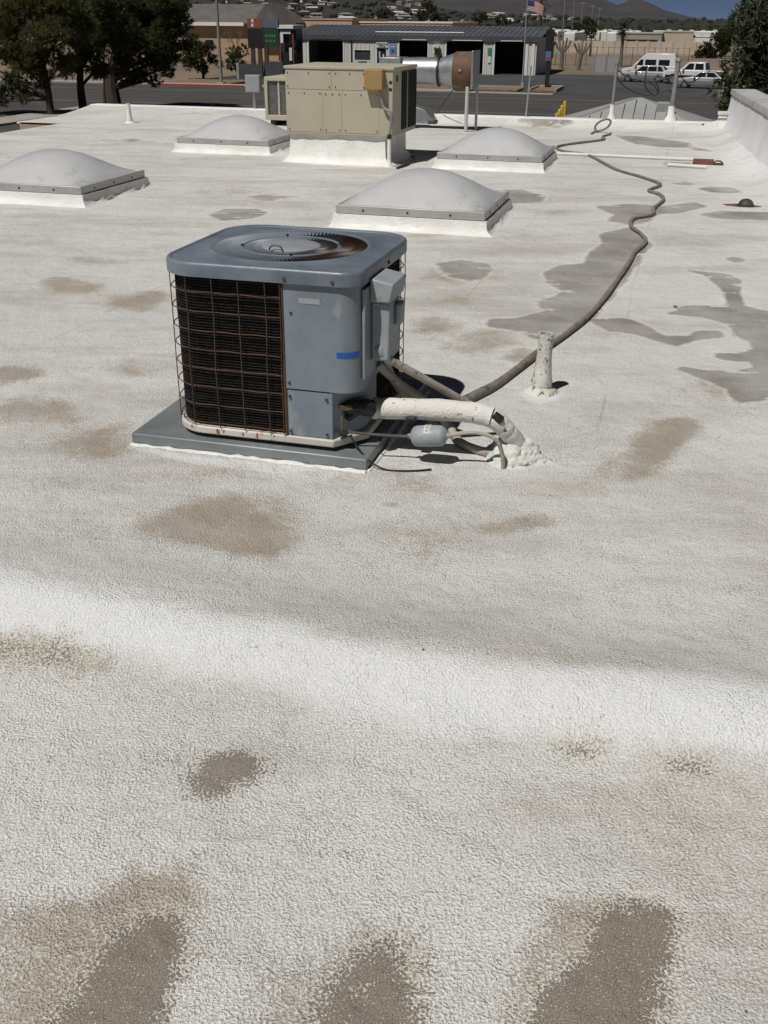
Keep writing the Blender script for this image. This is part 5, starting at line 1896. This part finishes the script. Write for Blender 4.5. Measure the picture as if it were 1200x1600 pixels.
MB().lathe([(.01, 9.55), (.09, 9.62), (.09, 9.72), (.01, 9.8)], 12).build('finial', M_GALV, t)


def flag_mat():
    m, t_, b_ = nodes('striped_flag')
    L = t_.links.new
    uvn = N(t_, 'ShaderNodeAttribute', attribute_name='fuv')
    sp = N(t_, 'ShaderNodeSeparateXYZ')
    L(uvn.outputs['Vector'], sp.inputs[0])
    def M2(op, a, c_):
        n = N(t_, 'ShaderNodeMath', operation=op)
        for i, q in enumerate((a, c_)):
            if isinstance(q, (int, float)):
                n.inputs[i].default_value = q
            elif q is not None:
                L(q, n.inputs[i])
        return n.outputs[0]
    st = M2('LESS_THAN', M2('MODULO', M2('MULTIPLY', sp.outputs[1], 6.5), 1.0), .5)
    mx = N(t_, 'ShaderNodeMix', data_type='RGBA')
    L(st, mx.inputs[0])
    mx.inputs[6].default_value = (.6, .58, .56, 1)
    mx.inputs[7].default_value = (.32, .03, .045, 1)
    can = M2('MULTIPLY', M2('LESS_THAN', sp.outputs[0], .42), M2('GREATER_THAN', sp.outputs[1], .46))
    m2 = N(t_, 'ShaderNodeMix', data_type='RGBA')
    L(can, m2.inputs[0])
    L(mx.outputs[2], m2.inputs[6])
    m2.inputs[7].default_value = (.03, .04, .12, 1)
    L(m2.outputs[2], b_.inputs['Base Color'])
    b_.inputs['Roughness'].default_value = .8
    return m
u_, v_ = UVw(Vector(t.location))
zt = onv(v_, 830, -1)[1]-GZ
vs, fs, uvs = [], [], []
for j in range(9):
    for i in range(17):
        a, c_ = i/16, j/8
        vs.append((.06+a*1.45, .13*math.sin(a*7+c_)*a, zt-1.0+c_*.95-.55*a*a*.8))
        uvs.append((a, c_, 0))
for j in range(8):
    for i in range(16):
        k = j*17+i
        fs.append((k, k+1, k+18, k+17))
fo = MB().add(vs, fs).build('flag', flag_mat(), t)
at_ = fo.data.attributes.new('fuv', 'FLOAT_VECTOR', 'POINT')
at_.data.foreach_set('vector', [q for p in uvs for q in p])
so = fo.modifiers.new('thick', 'SOLIDIFY')
so.thickness = .006

u_, v_ = UV(854, 139, GZ)
t = thing('roadside_sign', 'tall black pillar sign in a kerbed bed right of the shop', 'sign', rf(u_, v_, GZ), -A)
def pz(y):
    return onv(v_, 855, y)[1]-GZ
MB().box(-.34, .36, -.18, .18, pz(91), pz(46)).build('board', M_BLACK, t)
MB().box(-.28, .20, -.2, .2, pz(95), pz(80)).build('badge', mat('badge_blue', (.07, .20, .36), (.09, .16, .3), 3, .5), t)
MB().box(-.26, .18, -.215, -.2005, pz(93), pz(89)).build('badge_stripe', mat('badge_red', (.3, .06, .07), rough=.5), t)
MB().box(-.17, .17, -.15, .15, 0, pz(91)).build('post', M_BLACK, t)
u_, v_ = UV(853, 142, GZ)
t = thing('kerbed_bed', 'gravel bed with concrete kerb around the black pillar sign', 'planting bed', rf(u_, v_, GZ), -A)
MB().box(-1.0, 1.0, -2.0, 3.0, -.05, .14).build('gravel', M_ROCK, t)
MB().box(-1.15, -1.0, -2.15, 3.15, -.05, .3).box(1.0, 1.15, -2.15, 3.15, -.05, .3).box(-1.0, 1.0, 3.0, 3.15, -.05, .3).build('kerb', M_CONC, t, bevel=.03)
for i, (a, c_, lab) in enumerate(((929, 946, 'left of two grey metal gate panels in the dirt lot'), (948, 966, 'right of two grey metal gate panels in the dirt lot'))):
    u0_, _ = onv(131.4, a, 100)
    u1_, _ = onv(131.4, c_, 100)
    z1_ = onv(131.4, 947, 87)[1]
    t = thing('gate_panel', lab, 'panel', rf((u0_+u1_)/2, 131.4, GZ), -A, 'grey gate panels')
    hw = (u1_-u0_)/2
    MB().box(-hw, hw, -.03, .03, .02, z1_-GZ).build('sheet', mat('panel_grey', (.27, .28, .285), (.32, .33, .335), .8, .6), t)
    for x in (-hw, hw):
        MB().box(x-.06, x+.06, -.06, .06, -.02, z1_-GZ+.1).build('post', M_POLE, t)
# wire fence
t = thing('wire_fence', 'rusty wire fence on thin posts in front of the beige block wall', 'fence', rf(onv(150, 940, 90)[0], 150, GZ), -A)
ref = onv(150, 940, 90)[0]
M_FP = mat('fence_rust', (.10, .07, .055), (.14, .10, .08), 2, .8)
xsf = [onv(150, px, 90)[0]-ref for px in (868, 884, 900, 916, 932, 950, 968, 988, 1006, 1022, 1040, 1058, 1076)]
for x in xsf:
    MB().cyl((x, 0, -.05), (x, 0, 2.4), .05, .045, n=6).build('post', M_FP, t)
for z in (.2, .9, 1.6, 2.3):
    MB().tube([(x, 0, z) for x in xsf], .018, 5).build('wire', M_FP, t)
for i, px in enumerate((878.5, 893, 906, 922, 933)):
    hgt = (9.5, 11.5, 9.0, 8.5, 8.0)[i]
    t = pole('light_pole', ['nearest tall thin light pole right of the pillar sign, leftmost of five', 'tallest thin pole, second of five on the far lot', 'thin light pole, third of five on the far lot',
                            'thin light pole, fourth of five on the far lot', 'shortest thin light pole, rightmost of five on the far lot'][i], px, 60, px, .10, .07, hgt, M_POLE, v=(230, 260, 275, 290, 300)[i])
    MB().box(-.5, .5, -.12, .12, hgt-.05, hgt+.1).build('lamp_head', M_POLE, t)

# ------------------------------------------------------------------ small hip roofed porch just beyond the rear curb
vG = 33.0
u_, zr_ = onv(vG, 995, 152)
t = thing('hip_roof_building', 'small building with grey hip roof and gablet just beyond the roof', 'building', rf(u_, vG, GZ), -A)
M_SHG = mat('grey_roof_panel', (.27, .275, .275), (.33, .335, .33), .7, .7)
rz_ = zr_-GZ
ez = rz_-.85
b = MB()
vs = [(-2.6, -2.6, ez), (2.6, -2.6, ez), (2.6, 2.6, ez), (-2.6, 2.6, ez), (-.12, -.1, rz_), (.12, .1, rz_)]
b.add(vs, [(0, 1, 5, 4), (1, 2, 5), (2, 3, 4, 5), (3, 0, 4), (3, 2, 1, 0)])
r_ = b.build('hip_roof', M_SHG, t, smooth=False)
for k in range(-8, 9):
    x = k*.3
    f = abs(x)/2.6
    if f > .95:
        continue
    y1 = -2.6+2.45*(1-f)
    z1 = ez+.83*(1-f)
    d0, d1 = Vector((x, -2.6, ez)), Vector((x, y1, z1))
    MB().tube([d0+Vector((0, 0, .012)), d1+Vector((0, 0, .012))], .014, 5).build('roof_seam', M_SHG, r_)
b = MB().add([(-.95, -2.9, ez+.02), (.95, -2.9, ez+.02), (0, -2.9, ez+.40), (-.95, -1.4, ez+.02), (.95, -1.4, ez+.02), (0, -1.2, ez+.40)], [(1, 4, 5, 2), (0, 2, 5, 3)])
g_ = b.build('gablet_roof', M_SHG, t, smooth=False)
s_ = g_.modifiers.new('thick', 'SOLIDIFY')
s_.thickness = .05
MB().add([(-.85, -2.84, ez-.3), (.85, -2.84, ez-.3), (.85, -2.84, ez+.03), (0, -2.84, ez+.36), (-.85, -2.84, ez+.03)], [(0, 1, 2, 3, 4)]).build('gable_face', mat('brown_board', (.10, .055, .04), (.13, .075, .055), 4, .8), t, smooth=False)
for sg in (-1, 1):
    MB().tube([(sg*.97, -2.93, ez+.0), (0, -2.93, ez+.385)], .04, 4).build('barge_board', mat('tan_board', (.45, .40, .32), rough=.8), t)
MB().box(.62, 1.1, -.9, -.4, ez+.35, ez+.78).build('roof_vent', M_JB, t, bevel=.02)
MB().box(-2.3, 2.3, -2.3, 2.3, -.05, ez-.01).build('wall', M_STUCCO, t, smooth=False)

# ------------------------------------------------------------------ vegetation
def tuft_crown(lobes, dens, blade, width, seed, nblade=6, shell=.55):
    rnd = random.Random(seed)
    b = MB()
    for (c_, r, sq) in lobes:
        nn = int(dens*r*r)
        for _ in range(nn):
            d_ = Vector((rnd.gauss(0, 1), rnd.gauss(0, 1), rnd.gauss(0, 1))).normalized()
            rr = r*(shell+(1-shell)*rnd.random()**.5)*(1+.18*math.sin(d_.x*5+c_[0]*3)+.15*math.sin(d_.z*6+c_[2]*2+d_.y*4))
            p = Vector(c_)+Vector((d_.x*rr, d_.y*rr, d_.z*rr*sq))
            ax = (d_+Vector((rnd.uniform(-.7, .7), rnd.uniform(-.7, .7), rnd.uniform(-.3, .8)))).normalized()
            for k in range(nblade):
                q = (ax+Vector((rnd.uniform(-.8, .8), rnd.uniform(-.8, .8), rnd.uniform(-.8, .8)))).normalized()
                sd_ = q.orthogonal().normalized()
                sd_ = (Matrix.Rotation(rnd.uniform(0, 6.28), 3, q) @ sd_)*width*rnd.uniform(.6, 1.2)
                l_ = blade*rnd.uniform(.55, 1.2)
                n0 = len(b.v)
                b.v += [tuple(p-sd_), tuple(p+sd_), tuple(p+q*l_+sd_*.35), tuple(p+q*l_-sd_*.35)]
                b.f.append((n0, n0+1, n0+2, n0+3))
    return b


def foliage(name, c1, c2, c3):
    m = mat(name, c1, c2, .9, .75, c3=c3, s3=3.0, t3=.56, lo=.38, hi=.62, spec=.15)
    t_ = m.node_tree
    b_ = t_.nodes['Principled BSDF']
    tr_ = t_.nodes.new('ShaderNodeBsdfTranslucent')
    src = b_.inputs['Base Color'].links[0].from_socket
    t_.links.new(src, tr_.inputs['Color'])
    mx_ = t_.nodes.new('ShaderNodeMixShader')
    mx_.inputs[0].default_value = .5
    t_.links.new(b_.outputs[0], mx_.inputs[1])
    t_.links.new(tr_.outputs[0], mx_.inputs[2])
    t_.links.new(mx_.outputs[0], t_.nodes['Material Output'].inputs['Surface'])
    return m


F_PINE = foliage('pine_needles', (.10, .105, .042), (.135, .13, .055), (.16, .145, .065))
F_PINED = foliage('dark_pine_needles', (.065, .085, .038), (.10, .115, .052), (.14, .14, .062))
F_JUN = foliage('grey_green_needles', (.085, .105, .065), (.125, .145, .088), (.16, .17, .105))
F_BUSH = foliage('bush_leaves', (.045, .06, .026), (.075, .088, .036), (.10, .10, .045))
F_OLIVE = foliage('olive_leaves', (.05, .055, .025), (.075, .075, .035), (.09, .08, .04))


def tree(name, label, px, py, v, lobes_px, fm, blade=.34, width=.035, dens=70, seed=1, r0=.26, group=None, zb=GZ, cat='tree', sq=.9, lean=0.0, shell=.55):
    if v is None:
        u_, v_ = UV(px, py, zb)
    else:
        v_ = v
        u_, _ = onv(v_, px, py)
    t = thing(name, label, cat, rf(u_, v_, zb), -A, group)
    rnd = random.Random(seed)
    pm = onv(v_, 601, 60)[0]-onv(v_, 600, 60)[0]       # metres per photo pixel at this depth
    lobes = []
    for (lx, ly, lr) in lobes_px:
        ul, zl = onv(v_, lx, ly)
        lobes.append(((ul-u_, rnd.uniform(-.5, .5)*lr*pm*1.2, zl-zb), lr*pm, sq))
    ztop = max(c_[2] for c_, r, s_ in lobes)
    xm = sum(c_[0] for c_, r, s_ in lobes)/len(lobes)
    tr = MB()
    pts = smoothpts([(0, 0, -.1), (.05*lean, 0, ztop*.3), (xm*.35, .1, ztop*.65), (xm*.7, 0, ztop)], 5)
    tr.tube(pts, [r0*(1.25-.95*i/(len(pts)-1)) for i in range(len(pts))], 9)
    for (c_, r, s_) in lobes:
        zi = max(ztop*.22, c_[2]-r*.6-.12*abs(c_[0]))
        f = min(1, zi/ztop)
        base = pts[min(len(pts)-1, int(f*(len(pts)-1)))]
        mid = base.lerp(Vector(c_), .55)+Vector((0, 0, .1*r))
        tr.tube(smoothpts([base, mid, c_], 4), [r0*.42*(1-.75*k/8) for k in range(9)], 6)
    tr.build('trunk', M_TRUNK, t)
    if max(r for c_, r, s_ in lobes) > .9:              # big lobes break up into clumps with shade between them
        sub_ = []
        for (c_, r, s_) in lobes:
            for _ in range(6):
                d_ = Vector((rnd.gauss(0, 1), rnd.gauss(0, 1), rnd.gauss(0, 1))).normalized()
                q = .62*r*rnd.uniform(.75, 1.1)
                sub_.append(((c_[0]+d_.x*q, c_[1]+d_.y*q, c_[2]+d_.z*q*s_), r*rnd.uniform(.34, .50), .72))
        lobes = sub_
    tuft_crown(lobes, dens, blade, width, seed, shell=shell).build('crown', fm, t, smooth=False)
    return t


G1 = 'pines along the side street'
tree('pine_tree', 'olive pine with slim trunk nearest the left edge of the photo', 80, 182, None,
     [(60, 62, 46), (105, 48, 42), (25, 100, 38), (60, 15, 50), (15, 50, 45), (95, 100, 28), (12, 138, 26), (40, 148, 16), (60, 118, 24), (110, 8, 40), (-30, 90, 50), (-30, 30, 60), (80, 75, 36), (45, 85, 34), (90, 25, 40), (30, 20, 40), (70, 135, 14), (5, 160, 12)], F_PINE, seed=21, r0=.2, group=G1, dens=260, blade=.26, width=.026)
tree('pine_tree', 'dark pine with straight trunk second from the left', 131, 175, None,
     [(140, 35, 40), (160, 72, 34), (128, 96, 26), (120, 0, 42), (160, 108, 20), (180, 20, 40), (150, 5, 40), (115, 70, 28), (140, 75, 30), (150, 112, 16), (175, 50, 34)], F_PINED, seed=22, r0=.24, group=G1, dens=280, blade=.26, width=.028)
tree('pine_tree', 'large dense dark pine with the thickest trunk, right of the row', 180, 167, None,
     [(220, 40, 44), (250, 22, 40), (238, 82, 36), (268, 58, 30), (200, 95, 28), (255, 108, 20), (282, 15, 26), (205, 122, 14), (190, 55, 40), (210, 0, 45), (260, -15, 40), (225, 112, 18), (222, 70, 40), (275, 35, 28), (245, 55, 34), (240, 125, 12), (270, 88, 20), (285, 75, 14)], F_PINED, seed=23, r0=.42, group=G1, dens=290, blade=.26, width=.028)
tree('pine_sapling', 'thin young pine trunk between the two larger dark pines', 165, 166, None, [(166, 105, 14), (160, 88, 16)], F_PINED, seed=24, r0=.1, group=G1)
for i, (x, y, lp, lab, fm, sd_) in enumerate((
        (318, 124, [(305, 80, 20), (325, 72, 18), (290, 95, 16), (335, 95, 14), (310, 105, 18), (300, 62, 14)], 'round green tree left of the street light pole', F_BUSH, 31),
        (372, 121, [(372, 95, 12), (366, 82, 10), (380, 78, 9), (376, 108, 10), (364, 100, 9)], 'spiky dark shrub at the left end of the planter wall', F_BUSH, 32))):
    tree('street_tree' if i == 0 else 'shrub', lab, x, y, None, lp, fm, seed=sd_, r0=.12, dens=150, blade=.3, width=.05)
# bare branches of a leafless tree beside the shrub
t = thing('bare_tree', 'leafless pale twiggy tree behind the spiky shrub', 'tree', rf(*UV(378, 118, GZ), GZ), -A)
b = MB()
rnd = random.Random(77)
def twig(p, d_, l_, r, n):
    e = p+d_*l_
    b.tube([p, p.lerp(e, .5)+Vector((rnd.uniform(-.06, .06), 0, .02)), e], [r, r*.8, r*.55], 5)
    if n:
        for _ in range(3):
            q = (d_+Vector((rnd.uniform(-.65, .65), rnd.uniform(-.5, .5), rnd.uniform(-.1, .4)))).normalized()
            twig(e, q, l_*rnd.uniform(.6, .82), r*.55, n-1)
twig(Vector((0, 0, -.05)), Vector((0, 0, 1)), 1.6, .09, 5)
b.build('branches', mat('pale_bark', (.16, .12, .09), (.22, .17, .13), 6, .9), t)

# conifers right of the parapet
tree('juniper_tree', 'grey green conifer rising behind the white parapet at right', 1185, 60, 27.5,
     [(1192, 18, 42), (1200, 68, 42), (1212, 122, 44), (1170, 60, 20), (1176, 92, 20), (1240, 60, 60), (1225, 10, 60), (1205, 150, 34), (1240, 140, 60), (1180, 35, 24), (1178, 120, 20)], F_JUN, blade=.20, width=.024, dens=330, seed=41, r0=.22, shell=.45)
tree('juniper_tree', 'lower bushy conifer standing left of the taller one at the parapet end', 1142, 130, 27.0,
     [(1148, 118, 22), (1136, 140, 17), (1156, 140, 18), (1144, 160, 18), (1132, 124, 10), (1158, 96, 14), (1150, 172, 14)], F_JUN, blade=.18, width=.024, dens=380, seed=42, r0=.12, shell=.45)
for i, (px, v, lp, lab) in enumerate(((1105, 190, [(1098, 80, 12), (1112, 74, 14), (1125, 78, 12), (1090, 88, 8), (1120, 60, 12), (1108, 90, 9)], 'olive shrub mass left of the conifers beyond the parked cars'),
                                       (1130, 200, [(1132, 58, 14), (1142, 70, 14), (1128, 70, 12), (1150, 50, 14)], 'dark tree behind the olive shrubs at far right'))):
    tree('far_shrub', lab, px, 80, v, lp, F_OLIVE if i == 0 else F_BUSH, blade=.5, width=.1, dens=40, seed=50+i, r0=.12)
for i, (px, v, lp, lab, fm) in enumerate((
        (668, 260, [(662, 22, 10), (672, 16, 10), (668, 6, 8), (680, 26, 8), (655, 30, 8)], 'tall leafy tree behind the shop roof', F_OLIVE),
        (600, 280, [(596, 24, 8), (605, 22, 7), (600, 32, 8)], 'dark round tree behind the peach halls', F_BUSH),
        (695, 270, [(690, 32, 7), (700, 30, 7)], 'small tree right of the tall leafy tree', F_BUSH),
        (915, 255, [(905, 40, 9), (918, 36, 9), (930, 42, 7)], 'dark tree clump behind the campers', F_BUSH),
        (748, 300, [(742, 32, 7), (754, 30, 8)], 'dark low tree far behind the right end of the shop', F_BUSH),
        (785, 310, [(780, 32, 7), (792, 34, 7)], 'small dark tree far behind the flagpole', F_BUSH))):
    tree('far_tree', lab, px, 40, v, lp, fm, blade=.6, width=.14, dens=26, seed=60+i, r0=.2)
# sparse brown pine behind the flag
tree('sparse_pine', 'sparse brown pine with red trunk behind the flag', 843, 40, 150, [(851, 6, 8), (842, -4, 9), (854, 14, 5), (835, 12, 5), (845, 20, 4)], mat('dry_needles', (.07, .05, .04), (.10, .07, .055), 2, .9), blade=.5, width=.03, dens=22, seed=71, r0=.42)

# pollarded trees
M_POLL = mat('grey_bark', (.13, .115, .10), (.18, .16, .14), 5, .9)
for i, (px, v, h, lab) in enumerate(((878, 140, 3.6, 'pollarded grey trunk right of the pillar sign'), (905, 137, 3.4, 'pollarded grey tree leaning right before the fence'))):
    u_, _ = onv(v, px, 90)
    t = thing('pollarded_tree', lab, 'tree', rf(u_, v, GZ), -A)
    b = MB()
    rnd = random.Random(90+i)
    b.tube(smoothpts([(0, 0, -.1), (.1*i, 0, h*.3), (.25*i, 0, h*.55)], 4), .24, 8)
    for k in range(5):
        a = -1+k*.5
        e = Vector((.25*i+a*.95, rnd.uniform(-.3, .3), h*(.85+.15*rnd.random())))
        b.tube(smoothpts([(.25*i, 0, h*.5), Vector((.25*i+a*.6, 0, h*.68)), e], 4), [.16-.008*q for q in range(9)], 7)
    b.build('trunk', M_POLL, t)
# palm
u_, _ = onv(150, 970, 90)
t = thing('palm_tree', 'single fan palm standing behind the gate panels', 'palm tree', rf(u_, 150, GZ), -A)
hp_ = onv(150, 970, 46)[1]-GZ
MB().tube([(0, 0, -.1), (.05, 0, hp_*.5), (0, 0, hp_)], [.26, .2, .22], 10).build('trunk', M_POLL, t)
b = MB()
rnd = random.Random(14)
for k in range(46):
    a = rnd.uniform(0, 2*PI)
    el = rnd.uniform(-.9, 1.2)
    d_ = Vector((math.cos(a)*math.cos(el), math.sin(a)*math.cos(el), math.sin(el)))
    s_ = d_.cross(Vector((0, 0, 1))).normalized()
    p = Vector((0, 0, hp_))
    for q in range(7):
        w2 = (q-3)/3
        tip = p+(d_+s_*w2*.55+Vector((0, 0, -.12*abs(w2)))).normalized()*rnd.uniform(1.1, 1.45)+Vector((0, 0, -.15))
        root = p+d_*.45
        sd_ = s_*.06
        b.add([root-sd_, root+sd_, tip], [(0, 1, 2)])
b.build('crown', F_OLIVE, t, smooth=False)
# yucca-like tree before the campers
tree('yucca_tree', 'round green tree before the white campers left of the palm', 924, 60, 190, [(924, 50, 8), (918, 46, 5), (930, 46, 5)], F_OLIVE, blade=.7, width=.07, dens=40, seed=81, r0=.15)

# ------------------------------------------------------------------ distant trees and hillside houses
from mathutils.bvhtree import BVHTree
def bvh_of(o):
    me = o.data
    return BVHTree.FromPolygons([v.co for v in me.vertices], [p.vertices for p in me.polygons])
BH = bvh_of(hill)
def hz(x, y):
    hit = BH.ray_cast(Vector((x, y, 900)), Vector((0, 0, -1)))
    return hit[0].z if hit[0] is not None else GZ
rnd = random.Random(101)
b = MB()
ico = [Vector(p).normalized() for p in ((0, 0, 1), (.89, 0, .45), (.28, .85, .45), (-.72, .53, .45), (-.72, -.53, .45), (.28, -.85, .45), (.72, .53, -.45), (-.28, .85, -.45), (-.89, 0, -.45), (-.28, -.85, -.45), (.72, -.53, -.45), (0, 0, -1))]
icf = [(0, 1, 2), (0, 2, 3), (0, 3, 4), (0, 4, 5), (0, 5, 1), (1, 6, 2), (2, 7, 3), (3, 8, 4), (4, 9, 5), (5, 10, 1), (6, 7, 2), (7, 8, 3), (8, 9, 4), (9, 10, 5), (10, 6, 1), (11, 7, 6), (11, 8, 7), (11, 9, 8), (11, 10, 9), (11, 6, 10)]
def clump(p, r):
    for _ in range(3):
        q = p+Vector((rnd.uniform(-.7, .7)*r, rnd.uniform(-.5, .5)*r, rnd.uniform(0, .5)*r))
        s_ = r*rnd.uniform(.45, .8)
        b.add([q+Vector((v.x*s_*rnd.uniform(.6, 1.3), v.y*s_, v.z*s_*rnd.uniform(.6, 1.1))) for v in ico], icf)
for _ in range(1500):
    az = R(rnd.uniform(-26, 26))
    D = rnd.uniform(330, 640) if rnd.random() < .55 else rnd.uniform(640, 1700)
    x, y = math.tan(az)*D, D
    z = hz(x, y) if D > 625 else GZ
    clump(Vector((x, y, max(z, GZ)+1.0)), rnd.uniform(1.6, 3.6)*(1+D/2500))
F_FAR = mat('distant_foliage', (.014, .017, .011), (.024, .027, .016), .05, .9)
tag(b.build('distant_trees', F_FAR, None, smooth=False), 'mass of dark trees spread over the plain and hillside', 'trees', kind='stuff')

M_HW = [mat('house_cream', (.56, .53, .48), rough=.8), mat('house_white', (.72, .72, .70), rough=.8), mat('house_tan', (.42, .35, .28), rough=.8)]
M_HR = mat('house_roof', (.22, .18, .16), (.3, .26, .23), .2, .8)
M_HR2 = mat('house_roof_pale', (.55, .54, .52), rough=.7)
protos = []
for i in range(3):
    t = thing('hillside_house', ['small cream house with brown roof on the far hillside', 'wide white house with pale roof on the far hillside', 'tall tan house with brown roof on the far hillside'][i], 'house', (0, 0, 0), 0, 'houses on the far hillside')
    w2, d2, h2 = ((4.6, 3.6, 1.9), (6, 4, 2.2), (3.6, 3.2, 3.0))[i]
    MB().box(-w2, w2, -d2, d2, -3, h2).build('wall', M_HW[i], t, smooth=False)
    MB().add([(-w2-.5, -d2-.5, h2), (w2+.5, -d2-.5, h2), (w2+.5, d2+.5, h2), (-w2-.5, d2+.5, h2), (-w2*.7, 0, h2+1.1), (w2*.7, 0, h2+1.1)],
             [(0, 1, 5, 4), (1, 2, 5), (2, 3, 4, 5), (3, 0, 4), (3, 2, 1, 0)]).build('roof', (M_HR, M_HR2, M_HR)[i], t, smooth=False)
    for x in (-w2*.55, w2*.2):
        MB().box(x, x+1.8, -d2-.03, -d2+.01, .3, 1.3).build('window', M_GLASS, t, smooth=False)
    protos.append(t)
cnt = 0
used = set()
while cnt < 110:
    az = rnd.uniform(-12.5, 9.5) if rnd.random() < .8 else rnd.uniform(-12.5, 2)
    D = rnd.uniform(660, 1850)
    x, y = math.tan(R(az))*D, D
    z = hz(x, y)
    k = rnd.randrange(3)
    o = copy_tree(protos[k]) if k in used else protos[k]
    used.add(k)
    o.location = (x, y, z+.5)
    o.rotation_euler = (0, 0, rnd.uniform(-.6, .6))
    cnt += 1
for k in range(3):
    if k not in used:
        for c_ in list(protos[k].children):
            bpy.data.objects.remove(c_)
        bpy.data.objects.remove(protos[k])

# ------------------------------------------------------------------ haze over the valley
HAZE = 2.4e-5
hm = bpy.data.materials.new('valley_haze')
hm.use_nodes = True
ht = hm.node_tree
ht.nodes.remove(ht.nodes['Principled BSDF'])
pv = ht.nodes.new('ShaderNodeVolumePrincipled')
pv.inputs['Color'].default_value = (.80, .84, .95, 1)
pv.inputs['Density'].default_value = HAZE
pv.inputs['Anisotropy'].default_value = .2
ht.links.new(pv.outputs[0], ht.nodes['Material Output'].inputs['Volume'])
hb_ = MB().box(-9000, 9000, -2500, 9500, GZ-8, 520).build('haze', hm, None, smooth=False)
tag(hb_, kind='stuff')
